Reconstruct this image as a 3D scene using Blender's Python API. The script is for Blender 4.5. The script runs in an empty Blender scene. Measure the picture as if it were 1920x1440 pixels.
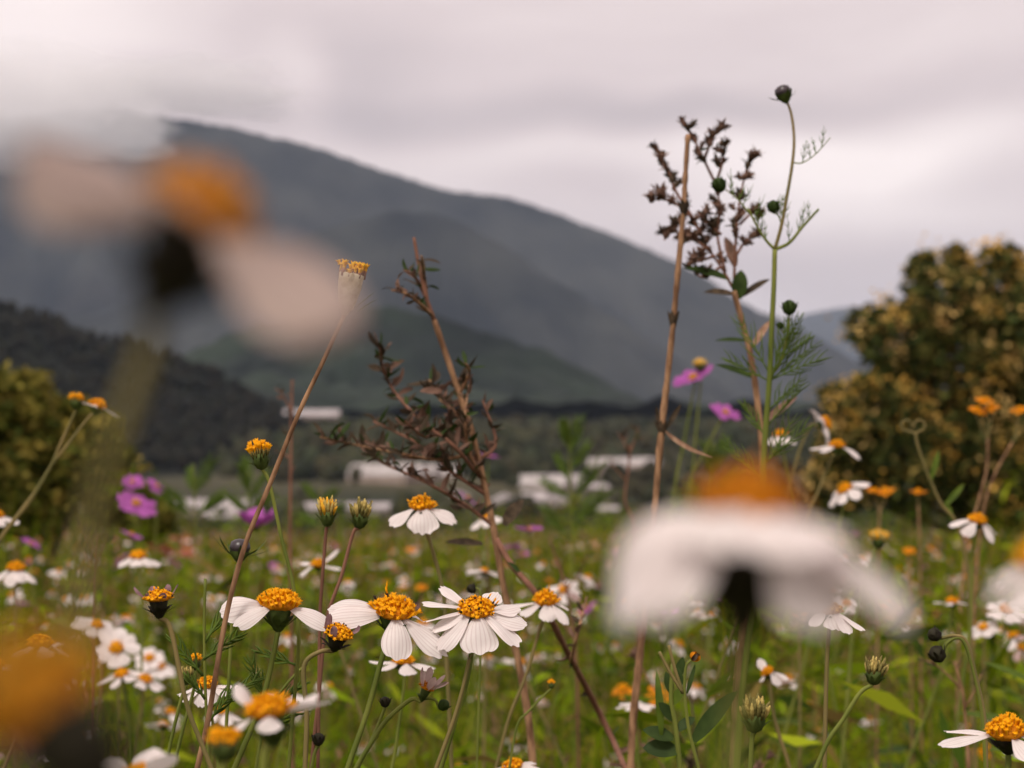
import bpy, math, random
import numpy as np
from mathutils import Vector, Matrix, noise

sc = bpy.context.scene
COL = sc.collection
rnd = random.Random(7)
R = math.radians

# ------------------------------------------------------------------ camera
F = 3583.0                       # focal length in photo pixels (1920 wide)
HOR = 985.0                      # photo row of eye level
TH = math.atan((HOR - 720) / F)
CAM = Vector((0, 0, 0.95))
FW = Vector((0, math.cos(TH), math.sin(TH)))
UPV = Vector((0, -math.sin(TH), math.cos(TH)))
XV = Vector((1, 0, 0))
FOCUS = 0.77
cam = bpy.data.cameras.new('camera')
cam.sensor_width = 17.3
cam.lens = 17.3 * F / 1920
cam.clip_start = 0.01
cam.clip_end = 40000
cam.dof.use_dof = True
cam.dof.focus_distance = FOCUS
cam.dof.aperture_fstop = cam.lens / (19.5 * FOCUS / F * 1000)
camo = bpy.data.objects.new('camera', cam)
COL.objects.link(camo)
camo.location = CAM
camo.rotation_euler = (math.pi / 2 + TH, 0, 0)
sc.camera = camo


def P(px, py, d):
    """photo pixel + distance along the view -> world point"""
    return CAM + FW * d + XV * ((px - 960) / F * d) + UPV * ((720 - py) / F * d)


# ------------------------------------------------------------------ sky, sun, exposure
SUN_EL, SUN_AZ = 50, 205          # soft high sun behind the camera, veiled by cloud
world = bpy.data.worlds.new('World')
sc.world = world
world.use_nodes = True
nt = world.node_tree
nt.nodes.clear()


def N(t, **kw):
    n = nt.nodes.new(t)
    for k, v in kw.items():
        setattr(n, k, v)
    return n


def L(a, b):
    nt.links.new(a, b)


def M2(op, a, b=None, c=None, clamp=False):
    n = nt.nodes.new('ShaderNodeMath')
    n.operation = op
    n.use_clamp = clamp
    for i, v in enumerate((a, b, c)):
        if v is None:
            continue
        if isinstance(v, (int, float)):
            n.inputs[i].default_value = v
        else:
            nt.links.new(v, n.inputs[i])
    return n.outputs[0]


out = N('ShaderNodeOutputWorld')
bg = N('ShaderNodeBackground')
bg.inputs['Strength'].default_value = 0.1
L(bg.outputs[0], out.inputs[0])
sky = N('ShaderNodeTexSky', sky_type='NISHITA')
sky.sun_disc = False
sky.sun_elevation = R(SUN_EL)
sky.sun_rotation = R(SUN_AZ)
sky.dust_density = 3.0
tc = N('ShaderNodeTexCoord')
nzw = N('ShaderNodeTexNoise')
nzw.inputs['Scale'].default_value = 5.0
nzw.inputs['Detail'].default_value = 3.0
L(tc.outputs['Generated'], nzw.inputs['Vector'])
warp = N('ShaderNodeVectorMath', operation='MULTIPLY_ADD')
L(nzw.outputs['Color'], warp.inputs[0])
warp.inputs[1].default_value = (0.09, 0.09, 0.07)
wadd = N('ShaderNodeVectorMath', operation='SUBTRACT')
L(tc.outputs['Generated'], wadd.inputs[0])
wadd.inputs[1].default_value = (0.045, 0.045, 0.035)
L(wadd.outputs[0], warp.inputs[2])
mp = N('ShaderNodeMapping')
mp.inputs['Scale'].default_value = (4.0, 4.0, 17.0)
mp.inputs['Rotation'].default_value = (0, R(4), 0)
L(warp.outputs[0], mp.inputs['Vector'])
nz = N('ShaderNodeTexNoise')
nz.inputs['Scale'].default_value = 1.0
nz.inputs['Detail'].default_value = 5.0
nz.inputs['Roughness'].default_value = 0.48
L(mp.outputs[0], nz.inputs['Vector'])
val = M2('MULTIPLY_ADD', nz.outputs['Fac'], 0.55, 0.26)
# broad cloud masses the photograph shows: (px, py, half width, half height, amount)
for (px, py, rx, ry, amp) in [(1620, 310, 330, 120, .40), (1120, 275, 330, 45, .18), (1150, 215, 500, 45, -.16),
                              (1650, 190, 300, 55, -.16), (80, 60, 330, 160, .26), (330, 190, 330, 70, -.20),
                              (700, 320, 300, 60, .12), (1550, 480, 300, 60, -.14), (620, 60, 250, 70, -.10),
                              (1830, 330, 120, 50, -.14), (560, 150, 60, 120, .12), (690, 160, 110, 80, -.12)]:
    d0 = (P(px, py, 1) - CAM).normalized()
    sb = N('ShaderNodeVectorMath', operation='SUBTRACT')
    L(warp.outputs[0], sb.inputs[0])
    sb.inputs[1].default_value = d0
    ml = N('ShaderNodeVectorMath', operation='MULTIPLY')
    L(sb.outputs[0], ml.inputs[0])
    ml.inputs[1].default_value = (F / rx, 2.0, F / ry)
    ln = N('ShaderNodeVectorMath', operation='LENGTH')
    L(ml.outputs[0], ln.inputs[0])
    s = N('ShaderNodeMapRange', interpolation_type='SMOOTHSTEP')
    L(ln.outputs['Value'], s.inputs['Value'])
    s.inputs['From Min'].default_value = 0.0
    s.inputs['From Max'].default_value = 1.5
    s.inputs['To Min'].default_value = amp * 1.25
    s.inputs['To Max'].default_value = 0.0
    val = M2('ADD', val, s.outputs[0])
ramp = N('ShaderNodeValToRGB')
ramp.color_ramp.elements[0].position = 0.15
ramp.color_ramp.elements[0].color = (4.05, 3.3, 3.2, 1)
ramp.color_ramp.elements[1].position = 0.95
ramp.color_ramp.elements[1].color = (9.0, 7.75, 7.25, 1)
e = ramp.color_ramp.elements.new(0.5)
e.color = (5.95, 4.85, 4.62, 1)
L(val, ramp.inputs['Fac'])
mx = N('ShaderNodeMix', data_type='RGBA')
mx.inputs['Factor'].default_value = 0.93
L(sky.outputs[0], mx.inputs[6])
L(ramp.outputs[0], mx.inputs[7])
L(mx.outputs[2], bg.inputs['Color'])

sun = bpy.data.lights.new('sun', 'SUN')
sun.energy = 1.5
sun.angle = R(14)
sun.color = (1.0, 0.93, 0.84)
suno = bpy.data.objects.new('sun', sun)
COL.objects.link(suno)
az = R(SUN_AZ)
sdir = Vector((math.sin(az) * math.cos(R(SUN_EL)), math.cos(az) * math.cos(R(SUN_EL)), math.sin(R(SUN_EL))))
suno.rotation_euler = (-sdir).to_track_quat('-Z', 'Y').to_euler()
suno.location = (-5, 5, 30)

sc.view_settings.view_transform = 'Standard'
sc.view_settings.look = 'None'
sc.view_settings.exposure = 0.66
sc.view_settings.gamma = 1.0
sc.render.engine = 'CYCLES'
sc.cycles.use_denoising = True
sc.cycles.max_bounces = 16
sc.cycles.diffuse_bounces = 3
sc.cycles.transmission_bounces = 4
sc.cycles.transparent_max_bounces = 8
sc.cycles.volume_bounces = 12
sc.cycles.use_adaptive_sampling = True
sc.cycles.adaptive_threshold = 0.02
sc.cycles.caustics_reflective = False
sc.cycles.caustics_refractive = False

# ------------------------------------------------------------------ materials
MATS = {}


def mat(name, col, col2=None, rough=0.65, scale=60.0, trans=0.0, bump=0.0, vein=False, attr=False, obvar=0.0,
        spec=0.14, coord='Object', detail=4.0, stretch=(1, 1, 1)):
    if name in MATS:
        return MATS[name]
    m = bpy.data.materials.new(name)
    m.use_nodes = True
    t = m.node_tree
    t.nodes.clear()
    o = t.nodes.new('ShaderNodeOutputMaterial')
    b = t.nodes.new('ShaderNodeBsdfPrincipled')
    b.inputs['Roughness'].default_value = rough
    b.inputs['Specular IOR Level'].default_value = spec
    colsock = None
    if attr:
        a = t.nodes.new('ShaderNodeVertexColor')
        a.layer_name = 'col'
        colsock = a.outputs['Color']
    else:
        c2 = col2 or tuple(c * 0.7 for c in col)
        tcn = t.nodes.new('ShaderNodeTexCoord')
        mpn = t.nodes.new('ShaderNodeMapping')
        mpn.inputs['Scale'].default_value = stretch
        t.links.new(tcn.outputs[coord], mpn.inputs['Vector'])
        nzn = t.nodes.new('ShaderNodeTexNoise')
        nzn.inputs['Scale'].default_value = scale
        nzn.inputs['Detail'].default_value = detail
        t.links.new(mpn.outputs[0], nzn.inputs['Vector'])
        rp = t.nodes.new('ShaderNodeValToRGB')
        rp.color_ramp.elements[0].position = 0.36
        rp.color_ramp.elements[1].position = 0.64
        rp.color_ramp.elements[0].color = (*c2, 1)
        rp.color_ramp.elements[1].color = (*col, 1)
        t.links.new(nzn.outputs['Fac'], rp.inputs['Fac'])
        colsock = rp.outputs['Color']
        if bump:
            bp = t.nodes.new('ShaderNodeBump')
            bp.inputs['Strength'].default_value = bump
            t.links.new(nzn.outputs['Fac'], bp.inputs['Height'])
            t.links.new(bp.outputs[0], b.inputs['Normal'])
        if vein:
            uv = t.nodes.new('ShaderNodeUVMap')
            sp = t.nodes.new('ShaderNodeSeparateXYZ')
            t.links.new(uv.outputs[0], sp.inputs[0])
            ma = t.nodes.new('ShaderNodeMath')
            ma.operation = 'MULTIPLY'
            ma.inputs[1].default_value = 50.0
            t.links.new(sp.outputs[0], ma.inputs[0])
            sn = t.nodes.new('ShaderNodeMath')
            sn.operation = 'SINE'
            t.links.new(ma.outputs[0], sn.inputs[0])
            pw = t.nodes.new('ShaderNodeMapRange')
            pw.inputs['From Min'].default_value = 0.35
            pw.inputs['From Max'].default_value = 1.0
            t.links.new(sn.outputs[0], pw.inputs['Value'])
            mxn = t.nodes.new('ShaderNodeMix')
            mxn.data_type = 'RGBA'
            mxn.blend_type = 'MULTIPLY'
            t.links.new(colsock, mxn.inputs[6])
            mxn.inputs[7].default_value = (0.86, 0.81, 0.82, 1)
            t.links.new(pw.outputs[0], mxn.inputs['Factor'])
            colsock = mxn.outputs[2]
            bp = t.nodes.new('ShaderNodeBump')
            bp.inputs['Strength'].default_value = 0.22
            bp.inputs['Distance'].default_value = 0.0006
            bp.invert = True
            t.links.new(pw.outputs[0], bp.inputs['Height'])
            t.links.new(bp.outputs[0], b.inputs['Normal'])
    if obvar:
        oi = t.nodes.new('ShaderNodeObjectInfo')
        mr = t.nodes.new('ShaderNodeMapRange')
        mr.inputs['To Min'].default_value = 1 - obvar
        mr.inputs['To Max'].default_value = 1 + obvar * 0.3
        t.links.new(oi.outputs['Random'], mr.inputs['Value'])
        hs = t.nodes.new('ShaderNodeHueSaturation')
        t.links.new(mr.outputs[0], hs.inputs['Value'])
        t.links.new(colsock, hs.inputs['Color'])
        colsock = hs.outputs['Color']
    t.links.new(colsock, b.inputs['Base Color'])
    if trans > 0:
        tr = t.nodes.new('ShaderNodeBsdfTranslucent')
        t.links.new(colsock, tr.inputs['Color'])
        ms = t.nodes.new('ShaderNodeMixShader')
        ms.inputs[0].default_value = trans
        t.links.new(b.outputs[0], ms.inputs[1])
        t.links.new(tr.outputs[0], ms.inputs[2])
        t.links.new(ms.outputs[0], o.inputs['Surface'])
    else:
        t.links.new(b.outputs[0], o.inputs['Surface'])
    MATS[name] = m
    return m


WHITE = mat('petal_white', (.91, .845, .82), (.86, .785, .765), .6, 160, .30, vein=True, obvar=.07)
WHITE_DIM = mat('petal_white_dimmed', (.50, .40, .355), (.40, .31, .28), .7, 120, .3, vein=True)  # white petal darkened in colour, standing in for weak light and blur
PALEPK = mat('petal_pale_pink', (.66, .50, .47), (.45, .30, .28), .7, 200, .30, vein=True, obvar=.15)
WILT = mat('petal_wilted', (.34, .22, .24), (.18, .10, .11), .8, 300, .2, vein=True)
MAG = mat('petal_magenta', (.54, .15, .52), (.45, .11, .43), .6, 120, .35, vein=True, obvar=.2)
ORAY = mat('petal_orange', (.82, .30, .008), (.70, .22, .005), .55, 160, .3, vein=True)
CORAL = mat('petal_coral', (.40, .12, .10), (.32, .09, .08), .6, 160, .3, vein=True)
DISC = mat('disc_orange', (.97, .46, .004), (.90, .35, .003), .55, 900, .12, bump=.3)
DISCD = mat('disc_deep_orange', (.62, .23, .006), (.45, .15, .005), .7, 700)
RUST = mat('disc_rusty_orange', (.60, .22, .008), (.40, .12, .006), .7, 500)
FADE = mat('disc_faded_orange', (.66, .31, .05), (.50, .20, .03), .7, 500)
OCHRE = mat('disc_faded_ochre', (.46, .24, .02), (.30, .14, .012), .7, 500)
DISCY = mat('disc_yellow', (.85, .50, .04), (.66, .28, .02), .55, 900, .12)
ANTH = mat('anther_dark', (.035, .018, .01), (.02, .01, .008), .6, 900)
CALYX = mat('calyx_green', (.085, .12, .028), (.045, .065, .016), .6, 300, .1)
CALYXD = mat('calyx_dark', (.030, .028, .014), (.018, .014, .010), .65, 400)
STEMG = mat('stem_green', (.20, .22, .045), (.12, .15, .028), .55, 130, .06, stretch=(1, 1, .25))
STEMO = mat('stem_olive', (.24, .18, .07), (.13, .12, .04), .6, 90, stretch=(1, 1, .25))
STEMB = mat('stem_brown', (.38, .22, .12), (.15, .078, .042), .75, 220, bump=.6, stretch=(1, 1, .3))
STEMR = mat('stem_red_brown', (.24, .115, .075), (.15, .07, .045), .7, 150, stretch=(1, 1, .3))
DRY = mat('dry_leaf', (.25, .145, .105), (.12, .07, .05), .8, 250, .15, bump=.2, obvar=.25)
DRYD = mat('dark_dry_leaf', (.10, .07, .045), (.045, .034, .022), .8, 250, .12, obvar=.2)
DRYP = mat('pale_dry_leaf', (.45, .29, .19), (.30, .17, .11), .8, 250, .2, bump=.2)
STRAW = mat('straw_bract', (.58, .50, .36), (.40, .32, .20), .6, 300, .25)
LEAFG = mat('leaf_green', (.11, .16, .018), (.065, .105, .012), .55, 90, .3)
LEAFD = mat('leaf_dark_green', (.045, .075, .016), (.025, .045, .010), .6, 120, .2)
FEATH = mat('feather_green', (.14, .21, .035), (.09, .15, .025), .55, 200, .3)
FEATHB = mat('feather_bright_green', (.16, .24, .035), (.10, .17, .025), .6, 200, .35)
BUDG = mat('bud_brown_green', (.26, .22, .07), (.12, .10, .03), .7, 800, .1)
BUDY = mat('bud_straw_yellow', (.58, .46, .15), (.34, .24, .07), .7, 800, .1)
COSB = mat('bud_dark_plum', (.045, .030, .036), (.025, .02, .022), .35, 300, spec=.5)


# ------------------------------------------------------------------ mesh builder
class MB:
    def __init__(s):
        s.v, s.f, s.m, s.uv = [], [], [], []

    def tube(s, pts, rad, seg=6, mat=0, cap=True):
        pts = [Vector(p) for p in pts]
        n = len(pts)
        if not isinstance(rad, (list, tuple)):
            rad = [rad] * n
        base = len(s.v)
        t0 = (pts[1] - pts[0]).normalized()
        u = t0.orthogonal().normalized()
        for i in range(n):
            t = (pts[min(i + 1, n - 1)] - pts[max(i - 1, 0)])
            t = t.normalized() if t.length > 1e-9 else t0
            u = (u - t * u.dot(t))
            u = u.normalized() if u.length > 1e-6 else t.orthogonal().normalized()
            w = t.cross(u)
            for k in range(seg):
                a = 2 * math.pi * k / seg
                s.v.append(pts[i] + (u * math.cos(a) + w * math.sin(a)) * rad[i])
                s.uv.append((k / seg, i / (n - 1)))
        for i in range(n - 1):
            for k in range(seg):
                k2 = (k + 1) % seg
                s.f.append((base + i * seg + k, base + i * seg + k2, base + (i + 1) * seg + k2, base + (i + 1) * seg + k))
                s.m.append(mat)
        if cap:
            s.f.append(tuple(base + k for k in reversed(range(seg))))
            s.m.append(mat)
            s.f.append(tuple(base + (n - 1) * seg + k for k in range(seg)))
            s.m.append(mat)

    def grid(s, rows, mat=0, uvs=None):
        """rows of equal length -> quads"""
        base = len(s.v)
        nr, nc = len(rows), len(rows[0])
        for i, r in enumerate(rows):
            for j, p in enumerate(r):
                s.v.append(Vector(p))
                s.uv.append((j / (nc - 1), i / (nr - 1)))
        for i in range(nr - 1):
            for j in range(nc - 1):
                a = base + i * nc + j
                s.f.append((a, a + 1, a + nc + 1, a + nc))
                s.m.append(mat)

    def leaf(s, p, d, Ln, W, bend=0.3, mat=0, seg=5, fold=.25, up=None, twist=0.0):
        """lance leaf from p along d, bending down (bend>0)"""
        d = Vector(d).normalized()
        up = Vector(up) if up is not None else Vector((0, 0, 1))
        side = d.cross(up)
        if side.length < 1e-3:
            side = d.orthogonal()
        side.normalize()
        nrm = side.cross(d).normalized()
        rows = []
        q = Vector(p)
        for i in range(seg + 1):
            t = i / seg
            w = W * .5 * (math.sin(math.pi * min(1, .08 + .92 * t)) ** .75) if i < seg else 0.0
            dd = (d * math.cos(bend * t) - nrm * math.sin(bend * t))
            nn = (nrm * math.cos(bend * t) + d * math.sin(bend * t))
            sd = (side * math.cos(twist * t) + nn * math.sin(twist * t))
            rows.append([q - sd * w + nn * w * fold, q, q + sd * w + nn * w * fold])
            q = q + dd * (Ln / seg)
        s.grid(rows, mat)

    def lathe(s, M, prof, seg=10, mat=0, wob=0.0, rs=None):
        rows = []
        for (r, z) in prof:
            row = []
            for k in range(seg + 1):
                a = 2 * math.pi * (k % seg) / seg
                rr = r * (1 + (wob * math.sin(a * 4 + z * 900) if wob else 0))
                row.append(M @ Vector((rr * math.cos(a), rr * math.sin(a), z)))
            rows.append(row)
        s.grid(rows, mat)

    def add(s, o, M=None, matmap=None):
        b = len(s.v)
        s.v += [M @ v for v in o.v] if M is not None else list(o.v)
        s.uv += o.uv
        s.f += [tuple(i + b for i in f) for f in o.f]
        s.m += o.m if matmap is None else [matmap] * len(o.m)

    def mesh(s, name, mats, off=None, smooth=True):
        me = bpy.data.meshes.new(name)
        off = off or Vector((0, 0, 0))
        me.from_pydata([tuple(v - off) for v in s.v], [], s.f)
        for m in mats:
            me.materials.append(m)
        if len(mats) > 1:
            me.polygons.foreach_set('material_index', s.m)
        uvl = me.uv_layers.new(name='UVMap')
        li = np.empty(len(me.loops), np.int32)
        me.loops.foreach_get('vertex_index', li)
        uvl.data.foreach_set('uv', np.array(s.uv, np.float32)[li].ravel())
        if smooth:
            me.polygons.foreach_set('use_smooth', [True] * len(me.polygons))
        me.update()
        return me

    def build(s, name, mats, parent=None, smooth=True, label=None):
        off = parent_loc(parent) if parent is not None else Vector((0, 0, 0))
        if not isinstance(mats, (list, tuple)):
            mats = [mats]
        me = s.mesh(name, mats, off, smooth)
        o = bpy.data.objects.new(name, me)
        COL.objects.link(o)
        if parent is not None:
            o.parent = parent
        if label:
            o['label'] = label
        return o


def parent_loc(o):
    v = Vector(o.location)
    while o.parent is not None:
        o = o.parent
        v = v + Vector(o.location)
    return v


def link(name, me, parent, M):
    """shared mesh as a part: M is a world matrix, parents only translate"""
    o = bpy.data.objects.new(name, me)
    COL.objects.link(o)
    o.parent = parent
    o.matrix_local = Matrix.Translation(-parent_loc(parent)) @ M
    return o


LABELS = {}


def thing(name, label, cat, base, group=None):
    o = bpy.data.objects.new(name, None)
    COL.objects.link(o)
    o.empty_display_size = 0.02
    o.location = base
    o['label'] = label
    o['category'] = cat
    if group:
        o['group'] = group
    return o


def tag(o, label=None, cat=None, kind=None, group=None):
    if label:
        o['label'] = label
    if cat:
        o['category'] = cat
    if kind:
        o['kind'] = kind
    if group:
        o['group'] = group
    return o


def catmull(pts, n=5):
    pts = [Vector(p) for p in pts]
    if len(pts) < 3:
        return [pts[0].lerp(pts[-1], i / n) for i in range(n + 1)]
    q = [pts[0] * 2 - pts[1]] + pts + [pts[-1] * 2 - pts[-2]]
    res = []
    for i in range(1, len(q) - 2):
        for k in range(n):
            t = k / n
            a, b, c, d = q[i - 1], q[i], q[i + 1], q[i + 2]
            res.append(.5 * ((2 * b) + (c - a) * t + (2 * a - 5 * b + 4 * c - d) * t * t + (3 * b - a - 3 * c + d) * t ** 3))
    res.append(pts[-1])
    return res


def to_ground(pts):
    """carry a stem on from its last seen point down to the soil"""
    p = pts[-1]
    if p.z < 0.03:
        return pts
    step = max((pts[-1] - pts[-2]).length, .004)
    d = (pts[-1] - pts[-2])
    d = Vector((d.x, d.y, 0)) / max(abs(d.z), 1e-3)
    d = d * min(1.0, .45 / max(d.length, 1e-4))
    pts = list(pts)
    q = p.copy()
    while q.z > 0.0:
        step *= 1.7
        q = q + d * step * max(0.0, q.z / p.z) + Vector((0, 0, -step))
        if q.z < step * .6:
            q.z = -.01
        pts.append(q.copy())
    return pts


def px_path(pl, d):
    r = []
    for q in pl:
        r.append(P(q[0], q[1], q[2] if len(q) > 2 else d))
    return r


# ------------------------------------------------------------------ flower pieces
def petal_geo(Ln, W, a0, a1, notch=.05, cup=.12, seed=0, nx=8, ny=6, mb=None, M=None, mat=0, ridges=True, twist=0.0):
    """petal along +X, angles a0..a1 (deg, + up) bend it"""
    mb = mb or MB()
    M = M or Matrix()
    rr = random.Random(seed)
    ph = rr.uniform(0, 6)
    lob = rr.choice((2, 3, 3))
    # centreline
    cx, cz = [0.0], [0.0]
    ang = [R(a0)]
    sub = nx
    for i in range(sub):
        a = R(a0 + (a1 - a0) * (i + .5) / sub)
        cx.append(cx[-1] + math.cos(a) / sub)
        cz.append(cz[-1] + math.sin(a) / sub)
        ang.append(R(a0 + (a1 - a0) * (i + 1) / sub))

    def centre(t):
        t = max(0, t) * sub
        i = min(int(t), sub - 1)
        f = t - i
        return cx[i] + (cx[i + 1] - cx[i]) * f, cz[i] + (cz[i + 1] - cz[i]) * f, ang[i] + (ang[i + 1] - ang[i]) * f
    rows = []
    for i in range(nx + 1):
        t = i / nx
        if t < .68:
            pr = .24 + .76 * math.sin(math.pi * .5 * t / .68)
        else:
            pr = 1 - .30 * ((t - .68) / .32) ** 2.2
        row = []
        for j in range(ny + 1):
            s_ = -1 + 2 * j / ny
            endf = 1 - .10 * s_ * s_ - notch * (1 - math.cos(s_ * math.pi * lob + ph * .15)) * .5
            tt = t * (1 - (1 - endf) * t * t)
            x, z, a = centre(tt)
            y = s_ * pr * W * .5
            h = -cup * W * s_ * s_ * pr + (.018 * W * math.cos(s_ * math.pi * 4) if ridges else 0)
            h += .04 * W * math.sin(t * 5 + ph + s_ * 2)
            h += twist * y * t
            row.append(M @ Vector((x * Ln - math.sin(a) * h, y, z * Ln + math.cos(a) * h)))
        rows.append(row)
    mb.grid(rows, mat)
    return mb


def frame(c, toward=0, right=0):
    n = Vector((math.tan(R(right)), -math.tan(R(toward)), 1)).normalized()
    e1 = (XV - n * XV.dot(n)).normalized()
    e2 = n.cross(e1)
    m = Matrix((e1, e2, n)).transposed().to_4x4()
    return Matrix.Translation(c) @ m


def rotz(a):
    return Matrix.Rotation(R(a), 4, 'Z')


def floret_geo(mb, M, r, h, star=True, mat=0, lobe=1.0):
    b = len(mb.v)
    for (rad, z) in ((.40 * r, 0), (.52 * r, h * .6)):
        for k in range(5):
            a = 2 * math.pi * k / 5
            mb.v.append(M @ Vector((rad * math.cos(a), rad * math.sin(a), z)))
            mb.uv.append((0, 0))
    for k in range(10):
        a = 2 * math.pi * k / 10
        rad = r * lobe if k % 2 == 0 else .55 * r
        mb.v.append(M @ Vector((rad * math.cos(a), rad * math.sin(a), h * (1.0 if k % 2 == 0 else .82))))
        mb.uv.append((0, 0))
    ctr = len(mb.v)
    mb.v.append(M @ Vector((0, 0, h * .62)))
    mb.uv.append((0, 0))
    for k in range(5):
        k2 = (k + 1) % 5
        mb.f.append((b + k, b + k2, b + 5 + k2, b + 5 + k)); mb.m.append(mat)
        mb.f.append((b + 5 + k, b + 5 + k2, b + 10 + 2 * k2, b + 10 + 2 * k + 1)); mb.m.append(mat)
        mb.f.append((b + 5 + k, b + 10 + 2 * k + 1, b + 10 + 2 * k)); mb.m.append(mat)
    for k in range(10):
        mb.f.append((b + 10 + k, b + 10 + (k + 1) % 10, ctr)); mb.m.append(mat)


def disc_geo(Rd, H, n=64, dark=.13, seed=0, M=None, rise=1.0):
    """dome of small star florets with dark stamens; materials: 0 florets 1 base 2 anther"""
    rr = random.Random(seed)
    mb = MB()
    M = M or Matrix()
    mb.lathe(M, [(Rd * .62, -H * .32), (Rd * .94, H * .02), (Rd * .75, H * .45), (Rd * .4, H * .75), (0.0001, H * .85)], 14, 1)
    for i in range(n):
        q = math.sqrt((i + .5) / n)
        r = Rd * .97 * q
        a = i * 2.39996 + rr.uniform(-.12, .12)
        z = H * .85 * (1 - q ** 2.2)
        lean = q * 42 + rr.uniform(-18, 18)
        m = M @ Matrix.Translation((r * math.cos(a), r * math.sin(a), z)) @ Matrix.Rotation(a, 4, 'Z') @ Matrix.Rotation(R(lean), 4, 'Y')
        hh = H * rr.uniform(.28, .62) * rise
        fr = Rd * 1.32 / math.sqrt(n) * rr.uniform(.7, 1.3)
        floret_geo(mb, m @ rotz(rr.uniform(0, 72)), fr, hh, mat=0)
        if rr.random() < dark:
            mb.tube([m @ Vector((0, 0, hh * .5)), m @ Vector((0, 0, hh * 1.35))], fr * .34, 5, 2)
            if rr.random() < .4:
                mb.tube([m @ Vector((0, 0, hh * 1.3)), m @ Vector((0, 0, hh * 1.8)), m @ Vector((0, 0, hh * 2.2))], [fr * .3, fr * .4, fr * .08], 5, 0)
    return mb


def calyx_geo(Rd, depth, M=None, nb=8, bl=1.0, spread=20, seed=0, bw=.42, cw=1.0):
    rr = random.Random(seed + 5)
    Rd = Rd * cw
    mb = MB()
    M = M or Matrix()
    mb.lathe(M, [(Rd * .10, -depth), (Rd * .26, -depth * .92), (Rd * .48, -depth * .62), (Rd * .64, -depth * .25), (Rd * .70, 0)], 10, 0, .03)
    for k in range(nb):
        a = 360 / nb * k + rr.uniform(-10, 10)
        m = M @ rotz(a)
        p = m @ Vector((Rd * .36, 0, -depth * .8))
        d = (m.to_3x3() @ Vector((math.cos(R(60 - spread)), 0, math.sin(R(60 - spread)))))
        nrm = m.to_3x3() @ Vector((-.5, 0, .8))
        mb.leaf(p, d, Rd * bl * rr.uniform(.9, 1.2), Rd * bw, rr.uniform(-.2, .5), 0, 4, .2, up=nrm)
    return mb


def head_stem(root, hb, pl, d, r0, r1, matl, name='stem', seg=6, ground=True, rough=0.0):
    pts = [hb] + px_path(pl, d)
    if ground:
        pts = to_ground(pts)
    sp = catmull(pts, 6)
    n = len(sp)
    rr = random.Random(int(hb.x * 1e5))
    mb = MB()
    mb.tube(sp, [(r0 + (r1 - r0) * i / (n - 1)) * (1 + rough * rr.uniform(-1, 1)) for i in range(n)], seg)
    return mb.build(name, matl, root)


def ground_of(pl, d):
    p = P(pl[-1][0], pl[-1][1], pl[-1][2] if len(pl[-1]) > 2 else d)
    return Vector((p.x, p.y, 0))


def daisy(label, c, d, Rpx, petals, stem, tilt=(15, 0), Lpx=90, Wpx=48, name='white_daisy', cat='flower', pmat=None,
          dmat=None, smat=None, cmat=None, H=.75, nfl=64, dark=.13, rstem=.0009, cdepth=1.1, seed=0, pnotch=.06, group=None,
          rise=1.0, ground=True, cbl=1.0, cspread=20, cup=.12, leaves=(), cw=1.0):
    k = d / F
    Rd = Rpx * k
    root = thing(name, label, cat, ground_of(stem, d), group)
    Hh = Rd * H
    M = frame(P(c[0], c[1], d) - Vector((0, 0, Hh * .35)), *tilt)
    disc_geo(Rd, Hh, nfl, dark, seed, M, rise).build('flower_disc', [dmat or DISC, DISCD, ANTH], root)
    calyx_geo(Rd, Rd * cdepth, M, 8, cbl, cspread, seed, cw=cw).build('calyx', cmat or CALYX, root)
    rr = random.Random(seed + 11)
    for i, pt in enumerate(petals):
        azm, lf, wf, a0, a1 = pt[:5]
        Mp = M @ rotz(azm) @ Matrix.Translation((Rd * .72, 0, -Rd * (.04 + .035 * (i % 3)))) @ Matrix.Rotation(R(pt[5] if len(pt) > 5 else rr.uniform(-9, 9)), 4, 'X')
        petal_geo(Lpx * k * lf, Wpx * k * wf, a0, a1, pnotch * rr.uniform(.4, 1.6), cup * rr.uniform(.3, 1.6), seed * 31 + i, 12, 10, None, Mp).build('petal', pmat or WHITE, root)
    hb = M @ Vector((0, 0, -Rd * cdepth * .97))
    st = head_stem(root, hb, stem, d, rstem, rstem * 1.25, smat or STEMG, ground=ground)
    for (lp, ld, ll, lw, lm) in leaves:
        mb = MB()
        mb.leaf(P(lp[0], lp[1], d), Vector(ld), ll * k, lw * k, .4, 0, 6)
        mb.build('leaf', lm, root)
    return root


def ring(n, a0=-10, a1=-35, start=0, jit=8, seed=0, lf=1.0, wf=1.0):
    rr = random.Random(seed)
    return [(start + 360 / n * i + rr.uniform(-jit, jit), lf * rr.uniform(.88, 1.08), wf * rr.uniform(.85, 1.12),
             a0 + rr.uniform(-8, 8), a1 + rr.uniform(-14, 14)) for i in range(n)]


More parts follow.
